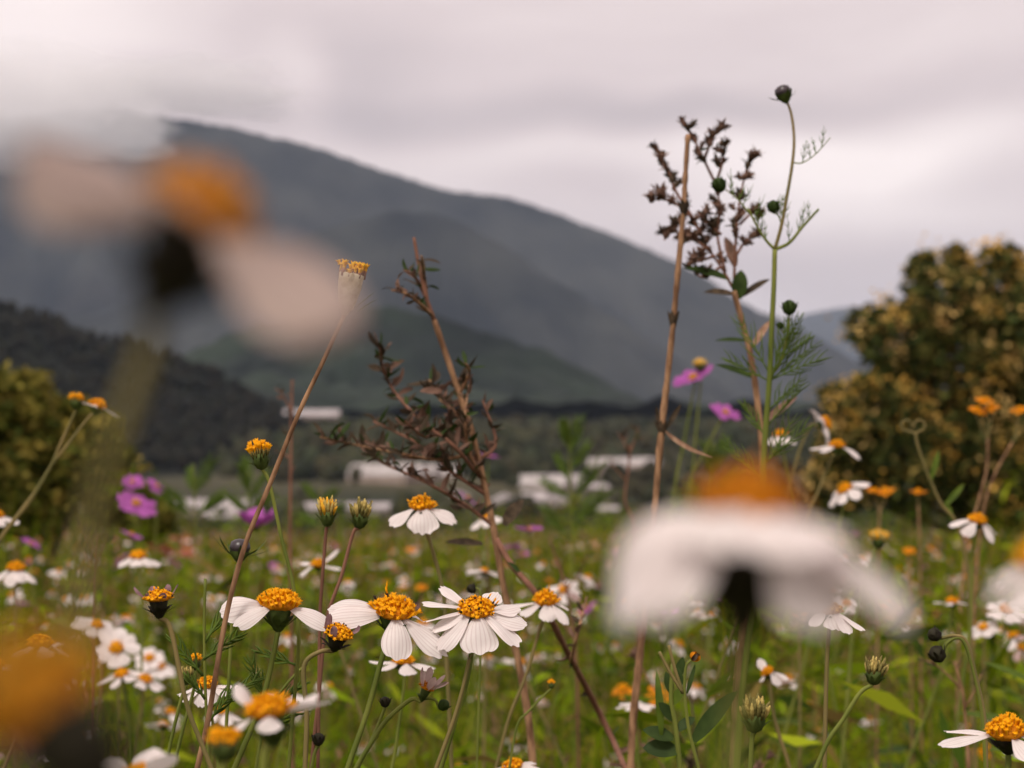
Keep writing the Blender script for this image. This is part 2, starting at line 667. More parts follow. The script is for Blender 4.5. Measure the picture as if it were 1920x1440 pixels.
def bud(label, c, d, Rpx, Hpx, stem, kind='green', tilt=(0, 0), rstem=.0008, smat=None, seed=0, name='flower_bud', group=None,
        cat='flower bud', root=None):
    """closed or spent head: cup with upright bracts and a tuft; c = centre of the cup's rim"""
    k = d / F
    Rd, H = Rpx * k, Hpx * k
    own = root is None
    if own:
        root = thing(name, label, cat, ground_of(stem, d), group)
    M = frame(P(c[0], c[1], d), *tilt)
    rr = random.Random(seed)
    cd = H * .9
    if kind in ('green', 'orange', 'yellow'):
        mb = MB()
        mb.lathe(M, [(Rd * .15, -cd), (Rd * .55, -cd * .85), (Rd * .82, -cd * .45), (Rd * .85, 0), (Rd * .5, H * .1), (.0001, H * .12)], 10, 0, .05)
        mb.build('calyx', CALYX, root)
        mb = MB()
        for i in range(9):
            m = M @ rotz(40 * i + rr.uniform(-10, 10))
            mb.leaf(m @ Vector((Rd * .5, 0, -cd * .85)), m.to_3x3() @ Vector((.55, 0, .8)), H * rr.uniform(.6, .95), Rd * .36, rr.uniform(-.5, .9), 0, 4, .2, up=m.to_3x3() @ Vector((-.8, 0, .5)))
        mb.build('bract', CALYX, root)
        mb = MB()
        nsp = 34
        for i in range(nsp):
            q = math.sqrt((i + .5) / nsp)
            a = i * 2.4
            m = M @ Matrix.Translation((Rd * .8 * q * math.cos(a), Rd * .8 * q * math.sin(a), -H * .2)) @ Matrix.Rotation(a, 4, 'Z') @ Matrix.Rotation(R(q * 22 + rr.uniform(-8, 8)), 4, 'Y')
            h = H * (1.15 - .4 * q * q) * rr.uniform(.75, 1.15)
            if kind == 'orange':
                mb.tube([m @ Vector((0, 0, 0)), m @ Vector((0, 0, h * .6))], [Rd * .10, Rd * .12], 4, 1)
                floret_geo(mb, m @ Matrix.Translation((0, 0, h * .45)), Rd * .24, h * .5, mat=0)
            else:
                mb.tube([m @ Vector((0, 0, 0)), m @ Vector((0, 0, h * .65)), m @ Vector((rr.uniform(-.15, .15) * Rd, 0, h))], [Rd * .13, Rd * .18, Rd * .05], 5, i % 2)
        mb.build('floret_tuft', [DISC, BUDG] if kind == 'orange' else ([BUDY, BUDG] if kind == 'green' else [DISCY, BUDY]), root)
    elif kind == 'cosmos':
        mb = MB()
        prof = [(Rd * .3, -Rd * .75), (Rd * .85, -Rd * .5), (Rd, -.05 * Rd), (Rd * .85, Rd * .45), (Rd * .45, Rd * .72), (.0001, Rd * .8)]
        mb.lathe(M, prof, 12, 0, .04)
        mb.build('bud_ball', COSB, root)
        mb = MB()
        mb.lathe(M, [(Rd * .12, -Rd * 1.5), (Rd * .5, -Rd * 1.15), (Rd * .9, -Rd * .62), (Rd * .95, -Rd * .4)], 10)
        mb.build('calyx', CALYX, root)
        for i in range(8):
            m = M @ rotz(45 * i + rr.uniform(-12, 12))
            mb = MB()
            mb.leaf(m @ Vector((Rd * .7, 0, -Rd * .85)), m.to_3x3() @ Vector((.9, 0, rr.uniform(.15, .75))), H * rr.uniform(.9, 1.3), Rd * .40, -rr.uniform(.2, .9), 0, 5, .2, up=m.to_3x3() @ Vector((-.3, 0, .9)))
            mb.build('sepal', CALYX, root)
        cd = Rd * 1.45
    elif kind == 'ball':
        mb = MB()
        mb.lathe(M, [(Rd * .15, -Rd * 1.1), (Rd * .8, -Rd * .7), (Rd, 0), (Rd * .75, Rd * .6), (Rd * .3, Rd * .95), (.0001, Rd)], 10, 0, .12)
        for i in range(10):
            m = M @ rotz(36 * i)
            mb.leaf(m @ Vector((Rd * .7, 0, -Rd * .7)), m.to_3x3() @ Vector((.5, 0, .9)), Rd * rr.uniform(1.2, 1.9), Rd * .4, rr.uniform(-.6, .3), 0, 4, .2, up=m.to_3x3() @ Vector((-.8, 0, .4)))
        mb.build('bud_ball', LEAFD if seed % 2 else CALYXD, root)
        cd = Rd * 1.05
    hb = M @ Vector((0, 0, -cd * .97))
    if stem:
        head_stem(root, hb, stem, d, rstem, rstem * 1.2, smat or STEMG, ground=own)
    return root

# ================================================================== THE SETTING
def np_mesh(name, V, Fq, mats, cols=None, smooth=False, fcols=None):
    """V (n,3), Fq (m,k) all faces same size; cols per vertex"""
    V = np.asarray(V, np.float32)
    Fq = np.asarray(Fq, np.int32)
    me = bpy.data.meshes.new(name)
    k = Fq.shape[1]
    me.vertices.add(len(V))
    me.vertices.foreach_set('co', V.ravel())
    me.loops.add(Fq.size)
    me.loops.foreach_set('vertex_index', Fq.ravel())
    me.polygons.add(len(Fq))
    me.polygons.foreach_set('loop_start', np.arange(0, Fq.size, k, dtype=np.int32))
    me.polygons.foreach_set('loop_total', np.full(len(Fq), k, np.int32))
    if smooth:
        me.polygons.foreach_set('use_smooth', np.ones(len(Fq), bool))
    for m in mats:
        me.materials.append(m)
    if cols is not None:
        a = me.color_attributes.new('col', 'FLOAT_COLOR', 'POINT')
        c = np.ones((len(V), 4), np.float32)
        c[:, :3] = cols
        a.data.foreach_set('color', c.ravel())
    me.update(calc_edges=True)
    return me


def np_obj(name, me, parent=None):
    o = bpy.data.objects.new(name, me)
    COL.objects.link(o)
    if parent is not None:
        o.parent = parent
        o.location = -parent_loc(parent)
    return o


nr = np.random.default_rng(5)


def vnoise(x, y, seed=0, oct=4):
    """cheap smooth value noise on numpy arrays"""
    r = np.zeros_like(x, dtype=float)
    amp, tot = 1.0, 0.0
    for o in range(oct):
        f = 2.0 ** o
        xi, yi = x * f + seed * 17.3, y * f + seed * 9.1
        x0, y0 = np.floor(xi), np.floor(yi)
        fx, fy = xi - x0, yi - y0
        fx, fy = fx * fx * (3 - 2 * fx), fy * fy * (3 - 2 * fy)

        def h(a, b):
            s_ = np.sin(a * 127.1 + b * 311.7 + o * 74.7 + seed) * 43758.5453
            return s_ - np.floor(s_)
        r += amp * ((h(x0, y0) * (1 - fx) + h(x0 + 1, y0) * fx) * (1 - fy) + (h(x0, y0 + 1) * (1 - fx) + h(x0 + 1, y0 + 1) * fx) * fy)
        tot += amp
        amp *= .5
    return r / tot


YT = [-100, 60, 400, 460, 520, 600, 700, 1000, 1400, 3000, 20000]
ZT = [0, 0, .4, 3.5, 12.5, 18.5, 31, 52, 81, 100, 100]


def ground_z(x, y):
    x, y = np.asarray(x, float), np.asarray(y, float)
    z = np.interp(y, YT, ZT)
    far = np.clip((y - 400) / 400, 0, 1)
    return z + far * 6 * (vnoise(x / 120, y / 120, 3) - .5)


ys = np.concatenate([np.linspace(-30, 60, 46), np.linspace(70, 400, 30), np.linspace(410, 1500, 90), np.geomspace(1550, 16000, 24)])
us = np.linspace(-1, 1, 121)
xs = np.sign(us) * (np.abs(us) ** 2.6) * 9500
GX, GY = np.meshgrid(xs, ys)
GZ = ground_z(GX, GY) + np.where(GY < 60, .02 * (vnoise(GX * 2, GY * 2, 8) - .5), 0)
V = np.stack([GX, GY, GZ], -1).reshape(-1, 3)
nc = len(xs)
ii = (np.arange(len(ys) - 1)[:, None] * nc + np.arange(nc - 1)[None]).ravel()
FQ = np.stack([ii, ii + 1, ii + nc + 1, ii + nc], -1)
GROUND = mat('meadow_soil', (.06, .065, .015), (.035, .032, .012), .9, .9, detail=8)
tag(np_obj('ground', np_mesh('ground', V, FQ, [GROUND], smooth=True)), kind='structure')
# far fields carry their own earth colours
FIELD = mat('hill_field', (.07, .062, .032), (.018, .024, .012), .9, .012, detail=6)
bpy.data.objects['ground'].data.materials.append(FIELD)
fy = GY[:-1, :-1].ravel()
bpy.data.objects['ground'].data.polygons.foreach_set('material_index', (fy > 380).astype(np.int32))


def ridge(name, sil, D, front, back, matl, seed, rough, nx=220, ny=46, base=60, fine=0.0):
    px = np.array([s[0] for s in sil], float)
    py = np.array([s[1] for s in sil], float)
    X = (px - 960) / F * D
    Z = CAM.z + (HOR - py) / F * D
    # smooth interpolation through silhouette
    xx = np.linspace(X[0], X[-1], nx)
    zz = np.interp(xx, X, Z)
    ker = np.hanning(9)
    ker /= ker.sum()
    zp = np.pad(zz, 4, mode='edge')
    zz = np.convolve(zp, ker, 'valid')

    def hf(x, y):
        zr = np.interp(x, xx, zz)
        s_ = (y - D)
        f = np.where(s_ < 0, 1 + s_ / front, 1 - s_ / back)
        f = np.clip(f, 0, 1)
        a = np.clip(np.abs(s_) / front * 3, 0, 1)
        w = x + 120 * (vnoise(x / 500, y / 500, seed + 4) - .5)
        g = np.abs(vnoise(w / (front * .16), y / (front * .9), seed, 4) - .5) * 2
        h = base + (zr - base) * f ** 1.08 - a * f * rough * (1 - g) * (zr - base) * .55
        if fine:
            h = h + fine * (vnoise(x / (fine * 3), y / (fine * 3), seed + 2, 3) - .5) * 2
        return h
    yy = D + np.concatenate([-front * np.linspace(1, 0, ny, endpoint=False) ** 1.1, back * np.linspace(0, 1, 14)])
    A, B = np.meshgrid(xx, yy)
    H = hf(A, B)
    V = np.stack([A, B, H], -1).reshape(-1, 3)
    n = len(xx)
    ii = (np.arange(len(yy) - 1)[:, None] * n + np.arange(n - 1)[None]).ravel()
    FQ = np.stack([ii, ii + 1, ii + n + 1, ii + n], -1)
    o = np_obj(name, np_mesh(name, V, FQ, [matl], smooth=True))
    tag(o, kind='structure')
    return hf


FOREST1 = mat('mountain_forest', (.038, .040, .034), (.003, .005, .006), .9, .0045, detail=10, bump=.4)
FOREST2 = mat('spur_forest', (.022, .034, .022), (.002, .006, .005), .9, .011, detail=10, bump=.4)
FOREST3 = mat('hill_forest', (.010, .012, .006), (.005, .006, .004), .9, .04, detail=8, bump=.4)
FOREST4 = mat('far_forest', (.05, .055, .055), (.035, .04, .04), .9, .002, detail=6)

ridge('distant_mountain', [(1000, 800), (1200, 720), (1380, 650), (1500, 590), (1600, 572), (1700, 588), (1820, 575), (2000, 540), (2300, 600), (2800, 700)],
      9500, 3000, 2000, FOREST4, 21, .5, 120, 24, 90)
ridge('mountain', [(-1500, 420), (-900, 330), (-400, 255), (0, 215), (180, 190), (300, 212), (400, 226), (480, 244), (600, 272), (700, 310), (830, 350), (970, 369),
                   (1100, 418), (1250, 478), (1330, 520), (1400, 572), (1500, 612), (1600, 672), (1750, 760), (1900, 830), (2300, 930)],
      4700, 2000, 1900, FOREST1, 3, 1.25, 300, 60, 90, fine=5)
ridge('mountain_shoulder', [(-200, 640), (150, 590), (300, 545), (450, 480), (600, 430), (740, 392), (840, 400), (950, 465), (1100, 560), (1300, 690), (1500, 800)],
      3500, 1000, 900, FOREST1, 9, 1.1, 200, 40, 85, fine=9)
ridge('mountain_spur', [(150, 760), (300, 690), (430, 625), (560, 590), (660, 574), (760, 580), (860, 610), (1000, 652), (1130, 712), (1230, 760), (1300, 806), (1450, 850), (1800, 890)],
      1350, 420, 600, FOREST2, 14, 1.0, 200, 40, 60, fine=6)
hill_h = ridge('wooded_hill', [(-900, 440), (-300, 490), (0, 572), (100, 602), (250, 650), (380, 692), (480, 745), (560, 802), (620, 850), (720, 898), (820, 925)],
               760, 270, 300, FOREST3, 6, .4, 160, 40, 6, fine=2)


def icos(sub=2):
    import bmesh
    bm = bmesh.new()
    bmesh.ops.create_icosphere(bm, subdivisions=sub, radius=1)
    V = np.array([v.co[:] for v in bm.verts])
    Fc = np.array([[v.index for v in f.verts] for f in bm.faces])
    bm.free()
    return V, Fc


ICV, ICF = icos(2)
VCOL = mat('foliage', (1, 1, 1), attr=True, rough=.8, trans=.3, spec=.05)
VCOLO = mat('tree_mass', (1, 1, 1), attr=True, rough=.85, spec=.1)


def blobs(name, pts, rad, cols, squash=1.15):
    n, k = len(pts), len(ICV)
    V = ICV[None] * (1 + nr.uniform(-.32, .32, (n, k, 1))) * rad[:, None, None]
    V[..., 2] *= squash
    V = V + pts[:, None, :]
    FQ = (ICF[None] + (np.arange(n) * k)[:, None, None]).reshape(-1, 3)
    C = cols[:, None, :] * nr.uniform(.55, 1.45, (n, k, 1))
    return np_obj(name, np_mesh(name, V.reshape(-1, 3), FQ, [VCOLO], C.reshape(-1, 3)))


# dense wood on the near hill
hx = nr.uniform(-330, 40, 6000)
hy = nr.uniform(510, 790, 6000)
hz = hill_h(hx, hy)
keep = hz > np.interp(hy, YT, ZT) + 1.0
hx, hy, hz = hx[keep], hy[keep], hz[keep]
rr_ = nr.uniform(.9, 2.6, len(hx))
cc = np.array([.005, .0065, .0042])[None] * nr.uniform(.5, 1.7, (len(hx), 1)) * np.array([1, 1, 1])[None] + nr.uniform(0, .007, (len(hx), 1)) * np.array([1.3, .8, .4])[None]
tag(blobs('woodland', np.stack([hx, hy, hz + rr_ * .6], -1), rr_, cc), 'dark dense woodland covering the near hillside on the left', 'woodland', 'stuff')

# trees and hedges between the houses of the valley
n = 5200
vx = nr.uniform(-170, 220, n)
vy = nr.uniform(90, 1000, n)
vx = np.where(vy < 405, vx * vy / 420, vx)
den = vnoise(vx / 45, vy / 60, 12, 3)
keep = (den > .33)
vx, vy = vx[keep], vy[keep]
vz = ground_z(vx, vy)
rr_ = np.where(vy < 405, nr.uniform(.35, .95, len(vx)) * (.5 + vy / 400), nr.uniform(1.2, 3.6, len(vx)))
HOUSE_CLEAR = [(-88, 440, 14), (-68, 432, 10), (-40, 445, 20), (-32, 515, 30), (8, 495, 16), (5, 465, 20), (32, 556, 22), (20, 455, 16), (-100, 890, 30), (-10, 475, 8)]
keep = np.ones(len(vx), bool)
for (a, b, c) in HOUSE_CLEAR:
    keep &= ~((np.abs(vx - a) < c) & (vy < b + 10) & (vy > max(b - 32, 404)))
vx, vy, vz, rr_ = vx[keep], vy[keep], vz[keep], rr_[keep]
cc = np.array([.018, .023, .011])[None] * nr.uniform(.5, 1.7, (len(vx), 1)) + nr.uniform(0, .02, (len(vx), 1)) * np.array([1.2, .8, .4])[None]
tag(blobs('valley_trees', np.stack([vx, vy, vz + rr_ * .7], -1), rr_, cc), 'blurred dark trees and hedges scattered among the valley houses', 'trees', 'stuff')

# ------------------------------------------------------------------ houses and greenhouses of the valley
WALLW = mat('plaster_white', (.42, .37, .35), (.28, .24, .22), .8, .5)
WALLT = mat('plaster_tan', (.32, .26, .22), (.22, .17, .14), .8, .5)
ROOFW = mat('roof_pale_sheet', (.50, .46, .46), (.36, .32, .32), .5, .4)
ROOFR = mat('roof_clay', (.28, .13, .085), (.18, .08, .055), .8, .8)
PLAST = mat('greenhouse_plastic', (.56, .52, .51), (.44, .40, .39), .45, .3, .15)
GLASSD = mat('window_dark', (.03, .033, .04), (.02, .02, .025), .15, 1, spec=.6)


def boxm(mb, x0, x1, y0, y1, z0, z1, M, mat=0):
    b = len(mb.v)
    for z in (z0, z1):
        for (x, y) in ((x0, y0), (x1, y0), (x1, y1), (x0, y1)):
            mb.v.append(M @ Vector((x, y, z)))
            mb.uv.append((0, 0))
    for f in ((3, 2, 1, 0), (4, 5, 6, 7), (0, 1, 5, 4), (1, 2, 6, 5), (2, 3, 7, 6), (3, 0, 4, 7)):
        mb.f.append(tuple(b + i for i in f))
        mb.m.append(mat)


def house(label, x0, x1, yt, yb, dist, style='gable', depth=9, rz=0, wall=None, roof=None, nwin=3, name='house', cat='house', roofh=.4):
    c = P((x0 + x1) / 2, yb, dist)
    w = (x1 - x0) / F * dist
    h = (yb - yt) / F * dist * .85
    root = thing(name, label, cat, c)
    M = Matrix.Translation(c) @ Matrix.Rotation(R(rz), 4, 'Z')
    hw = w / 2
    if style == 'arch':
        eave = h * .36
        mb = MB()
        boxm(mb, -hw, hw, 0, depth, -3, eave, M)
        mb.build('wall', wall or WALLT, root, False)
        nb = max(2, round(depth / 7))
        for k in range(nb):
            y0, y1 = depth / nb * k, depth / nb * (k + 1)
            mb = MB()
            rows = []
            for x in np.linspace(-hw - .15, hw + .15, 8):
                rows.append([M @ Vector((x, y0 + .05 + (y1 - y0 - .1) * i / 10, eave + .05 + (h - eave) * math.sin(math.pi * i / 10))) for i in range(11)])
            mb.grid(rows)
            for x in (-hw - .15, hw + .15):
                b = len(mb.v)
                for i in range(11):
                    mb.v.append(M @ Vector((x, y0 + .05 + (y1 - y0 - .1) * i / 10, eave + .05 + (h - eave) * math.sin(math.pi * i / 10))))
                    mb.uv.append((0, 0))
                mb.f.append(tuple(range(b, b + 11)))
                mb.m.append(0)
            mb.build('roof', roof or PLAST, root, False)
        for k in range(nwin):
            xx_ = -hw + w * (k + .5) / nwin
            mb = MB()
            boxm(mb, xx_ - .08, xx_ + .08, -.12, -.004, -1, eave, M)
            mb.build('frame_post', WALLT, root, False)
    else:
        eave = h * (1 - roofh)
        mb = MB()
        boxm(mb, -hw, hw, 0, depth, -.6, eave, M)
        mb.build('wall', wall or WALLW, root, False)
        mb = MB()
        o_ = .4
        pts = [(-o_, eave + .02), (depth / 2, h), (depth + o_, eave + .02)]
        if style == 'side':   # gable end faces the viewer
            prof = [(-hw - o_, eave + .02), (0, h), (hw + o_, eave + .02), (hw + o_, eave - .15), (-hw - o_, eave - .15)]
            rows = [[M @ Vector((p[0], y, p[1])) for p in prof + prof[:1]] for y in (-.3, depth + .3)]
        else:
            prof = [(-o_, eave + .02), (depth / 2, h), (depth + o_, eave + .02), (depth + o_, eave - .15), (-o_, eave - .15)]
            rows = [[M @ Vector((x, p[0], p[1])) for p in prof + prof[:1]] for x in (-hw - .3, hw + .3)]
        mb.grid(rows)
        for r_ in rows:
            b = len(mb.v)
            mb.v += r_[:5]
            mb.uv += [(0, 0)] * 5
            mb.f.append(tuple(range(b, b + 5)))
            mb.m.append(0)
        mb.build('roof', roof or ROOFW, root, False)
        for k in range(nwin):
            xx_ = -hw + w * (k + .5) / nwin
            wv = min(.9, w / nwin * .3)
            wz = min(eave * .35, 1.2)
            mb = MB()
            zb = eave * .42
            boxm(mb, xx_ - wv / 2 - .1, xx_ + wv / 2 + .1, -.10, -.003, zb - .1, zb + wz + .1, M)
            fo = mb.build('window', WALLT, root, False)
            mb = MB()
            boxm(mb, xx_ - wv / 2, xx_ + wv / 2, -.13, -.103, zb, zb + wz, M)
            mb.build('pane', GLASSD, fo, False)
    return root


house('low tan house with long pale wall behind the pink cosmos', 268, 382, 928, 975, 450, 'gable', 9, 4, WALLT, ROOFW, 4)
house('white gabled house between the two leafy green plants', 380, 462, 925, 995, 440, 'gable', 8, -6, WALLW, ROOFW, 2, roofh=.55)
house('long low white shed behind the two green buds', 556, 738, 936, 978, 455, 'gable', 9, 0, WALLW, ROOFW, 6, name='shed', cat='shed', roofh=.3)
house('large white arched greenhouse left of the dry bushy weed', 640, 770, 862, 906, 520, 'arch', 20, -28, nwin=5, name='greenhouse', cat='greenhouse')
house('white greenhouse glimpsed behind the dry bushy weed', 786, 862, 868, 900, 545, 'arch', 14, 6, nwin=4, name='greenhouse', cat='greenhouse')
house('small white hut right below the dry bushy weed', 838, 882, 914, 950, 480, 'side', 6, 10, WALLW, ROOFW, 1, name='hut', cat='hut')
house('white greenhouse with sloping roof above the house cluster', 958, 1062, 883, 925, 505, 'arch', 14, -32, nwin=3, name='greenhouse', cat='greenhouse')
house('leftmost small white house of the cluster under the greenhouse', 925, 975, 918, 962, 475, 'side', 8, 8, WALLW, ROOFW, 2)
house('middle white house of the cluster under the greenhouse', 978, 1022, 914, 962, 472, 'gable', 8, -6, WALLW, ROOFW, 2)
house('rightmost white house of the cluster under the greenhouse', 1025, 1062, 918, 962, 470, 'side', 8, 4, WALLW, ROOFW, 1)
house('long low white wall-like shed right of the house cluster', 1064, 1160, 944, 972, 460, 'gable', 6, 3, WALLW, ROOFW, 4, name='shed', cat='shed', roofh=.3)
house('long pale greenhouse beside the tall dry stalk', 1098, 1222, 854, 880, 560, 'arch', 14, -20, nwin=5, name='greenhouse', cat='greenhouse')
house('tiny pale house below the long pale greenhouse', 1108, 1142, 902, 928, 500, 'gable', 6, 12, WALLT, ROOFW, 1)
for bd in np.linspace(500, 900, 400):          # where the line of sight meets the wooded hill
    q = P(579, 783, bd)
    if hill_h(np.array([q.x]), np.array([q.y]))[0] > q.z or ground_z(q.x, q.y) > q.z:
        break
house('white long-roofed barn alone on the dark hillside', 524, 634, 764, 783, float(bd), 'gable', 10, 0, WALLT, ROOFW, 4, name='barn', cat='barn', roofh=.75)

# ------------------------------------------------------------------ haze and the mist bank on the mountain
hz_m = bpy.data.materials.new('haze_air')
hz_m.use_nodes = True
t = hz_m.node_tree
t.nodes.clear()
o = t.nodes.new('ShaderNodeOutputMaterial')
pv = t.nodes.new('ShaderNodeVolumePrincipled')
pv.inputs['Color'].default_value = (.58, .70, .90, 1)
pv.inputs['Density'].default_value = .000056
t.links.new(pv.outputs[0], o.inputs['Volume'])
mb = MB()
boxm(mb, -9800, 9800, -120, 16500, -4, 1700, Matrix())
ho = mb.build('haze', hz_m, None, False)
tag(ho, 'thin grey blue haze in the valley air', 'haze', 'stuff')

ms_m = bpy.data.materials.new('mist_air')
ms_m.use_nodes = True
t = ms_m.node_tree
t.nodes.clear()
o = t.nodes.new('ShaderNodeOutputMaterial')
pv = t.nodes.new('ShaderNodeVolumePrincipled')
pv.inputs['Color'].default_value = (1.0, .998, .998, 1)
pv.inputs['Density'].default_value = .008
pv.inputs['Anisotropy'].default_value = -.35
t.links.new(pv.outputs[0], o.inputs['Volume'])


def mist(px, py, rx, ry, D, seed, label):
    V, Fc = icos(5)
    s_ = np.array([rx / F * D, rx / F * D * .45, ry / F * D])
    d = np.array([noise.fractal(Vector(v) * 1.6 + Vector((seed * 3.1, 0, 0)), 1.0, 2.0, 5) for v in V])
    W = V * (1 + .55 * d[:, None]) * s_ + np.array(P(px, py, D))
    o = np_obj('mist_bank', np_mesh('mist_bank', W, Fc, [ms_m], smooth=True))
    tag(o, label, 'mist', 'stuff')


mist(0, 208, 330, 108, 3900, 1, 'pale mist bank lying over the mountain summit on the left')
mist(330, 165, 230, 48, 4300, 2, 'thinner pale mist curling over the ridge right of the summit')

# ------------------------------------------------------------------ trees and shrubs at the meadow's edge
def leaf_cloud(name, C, size, cols, mats, parent=None, flat=0.0, asp=.55):
    """many small bent leaves: C centres, size, colours"""
    n = len(C)
    u = nr.normal(size=(n, 3))
    u[:, 2] *= .6
    u /= np.linalg.norm(u, axis=1, keepdims=True)
    w = nr.normal(size=(n, 3))
    w -= u * (w * u).sum(1, keepdims=True)
    w /= np.linalg.norm(w, axis=1, keepdims=True)
    q = np.cross(u, w)
    s = size[:, None]
    V = np.stack([C - u * s * .5, C + w * s * asp * .5 + q * s * .08, C + u * s * .5, C - w * s * asp * .5 + q * s * .08], 1)
    FQ = (np.array([[0, 1, 2, 3]])[None] + (np.arange(n) * 4)[:, None, None]).reshape(-1, 4)
    CC = np.repeat(cols[:, None, :], 4, 1).reshape(-1, 3)
    return np_obj(name, np_mesh(name, V.reshape(-1, 3), FQ, mats, CC), parent)


def lobes_to_pts(lobes, D, n, surf=.45, spread=.55):
    C, nv = [], []
    areas = np.array([l[2] ** 2 for l in lobes], float)
    cnt = (areas / areas.sum() * n).astype(int)
    for (lx, ly, lr, dz), c in zip(lobes, cnt):
        ctr = np.array(P(lx, ly, D + dz))
        r = lr / F * D
        v = nr.normal(size=(c, 3))
        v /= np.linalg.norm(v, axis=1, keepdims=True)
        k = nr.uniform(surf, 1.04, (c, 1)) ** .7
        lump = 1 + .15 * np.sin(v[:, :1] * 7 + lx) * np.sin(v[:, 2:] * 8 + ly)
        C.append(ctr + v * k * r * lump)
        nv.append(v)
    return np.concatenate(C), np.concatenate(nv)


BARK = mat('bark', (.085, .06, .042), (.04, .03, .022), .9, 6, bump=.5)


def tree(label, name, lobes, D, trunk_px, n, lsize, pal, bl=None, cat='tree', tr=.11):
    base = P(trunk_px, HOR, D)
    base.z = 0
    root = thing(name, label, cat, base)
    fork = base + Vector((0, 0, P(0, np.mean([l[1] for l in lobes]), D).z * .35))
    mb = MB()
    mb.tube(catmull([base + Vector((0, 0, -.05)), base.lerp(fork, .5) + Vector((.06, .03, 0)), fork], 4), [tr * (1.25 - .5 * i / 8) for i in range(9)], 9)
    mb.build('trunk', BARK, root)
    for (lx, ly, lr, dz) in lobes[::1]:
        e_ = P(lx, ly, D + dz)
        mid = fork.lerp(e_, .5) + Vector((0, 0, -.15))
        mb = MB()
        sp = catmull([fork - Vector((0, 0, .1)), mid, e_], 4)
        mb.tube(sp, [tr * .5 * (1 - .8 * i / (len(sp) - 1)) for i in range(len(sp))], 6)
        mb.build('limb', BARK, root)
    C, nv = lobes_to_pts(lobes, D, n)
    pal = np.array(pal)
    cols = pal[nr.integers(0, len(pal), len(C))] * nr.uniform(.6, 1.35, (len(C), 1))
    o = leaf_cloud('crown', C, nr.uniform(lsize * .6, lsize * 1.35, len(C)), cols, [VCOL], root)
    o['kind'] = 'stuff'
    if bl:
        bn, bs, bpal = bl
        C2, nv2 = lobes_to_pts(lobes, D, bn, .74)
        keepb = (nv2[:, 2] > -.45)
        C2, nv2 = C2[keepb], nv2[keepb]
        k = 22
        off = nr.normal(size=(len(C2), k, 3)) * bs
        CC = (C2[:, None, :] + off).reshape(-1, 3)
        bpal = np.array(bpal)
        c1 = np.repeat(bpal[nr.integers(0, len(bpal), len(C2))] * nr.uniform(.7, 1.2, (len(C2), 1)), k, 0)
        c1 = c1 * nr.uniform(.7, 1.25, (len(c1), 1))
        o = leaf_cloud('blossom', CC, nr.uniform(.035, .075, len(CC)), c1, [VCOL], root, asp=.8)
        o['kind'] = 'stuff'
    return root


tree('big rounded tree with rusty golden blossom at the right edge', 'blossoming_tree',
     [(1765, 560, 78, 0), (1865, 550, 85, .3), (1730, 505, 34, .1), (1690, 650, 80, -.2), (1625, 612, 42, 0), (1800, 700, 125, .2), (1925, 660, 130, 0), (1650, 770, 82, -.3),
      (1565, 745, 30, -.2), (1590, 840, 62, -.4), (1700, 860, 105, -.3), (1850, 850, 120, -.2), (2010, 590, 120, .2), (2020, 800, 150, 0), (1570, 910, 62, -.3), (1960, 900, 110, -.6),
      (1790, 480, 24, 0), (1885, 490, 34, .2)],
     21, 1860, 30000, .12, [(.055, .075, .022), (.03, .044, .016), (.10, .115, .03), (.14, .125, .035)],
     (820, .085, [(.80, .50, .11), (.70, .42, .09), (.62, .38, .13), (.76, .52, .19), (.42, .32, .09)]))
tree('olive feathery shrub at the left edge of the meadow', 'olive_shrub',
     [(20, 765, 75, 0), (95, 845, 100, .1), (175, 870, 72, -.1), (50, 920, 100, 0), (215, 930, 60, -.1), (-90, 800, 120, .1), (135, 790, 48, 0), (-60, 920, 120, 0), (280, 970, 48, -.2), (200, 800, 30, 0)],
     11.5, 20, 15000, .075, [(.10, .115, .02), (.06, .075, .015), (.16, .15, .026), (.20, .16, .036)],
     (130, .05, [(.36, .28, .06), (.27, .23, .05)]), cat='shrub', tr=.05)

# ================================================================== SHARED SMALL PIECES
def leaf_tpl(name, w, bend, m, twist=0.0, fold=.3):
    mb = MB()
    mb.leaf(Vector((0, 0, 0)), Vector((1, 0, 0)), 1.0, w, bend, 0, 6, fold, twist=twist)
    return mb.mesh(name, [m])


DRYLEAF = [leaf_tpl('dry_leaf', rnd.uniform(.2, .4), rnd.uniform(-.5, 1.4), m, rnd.uniform(-1.5, 1.5), .6) for m in (DRY, DRYD, DRY, DRYD, DRY, LEAFD, DRYD, DRYD, LEAFD)]
GREENLEAF = [leaf_tpl('green_leaf', rnd.uniform(.18, .32), rnd.uniform(.1, .8), m, rnd.uniform(-.4, .4)) for m in (LEAFG, LEAFD, LEAFG, LEAFG)]


def seed_tpl(seed, m):
    rr = random.Random(seed)
    mb = MB()
    mb.lathe(Matrix(), [(.08, -.5), (.24, -.3), (.30, 0), (.2, .15), (.001, .2)], 7)
    for i in range(13):
        a = i * 2.4
        v = Vector((math.cos(a) * rr.uniform(.2, .9), math.sin(a) * rr.uniform(.2, .9), rr.uniform(.4, 1)))
        mb.leaf(Vector((0, 0, -.2)), v, rr.uniform(.7, 1.15), .26, rr.uniform(-.3, .9), 0, 3, .3)
    return mb.mesh('seed_head', [m])


SEEDH = [seed_tpl(i, m) for i, m in enumerate((DRY, DRYD, DRY, DRYD, DRY))]


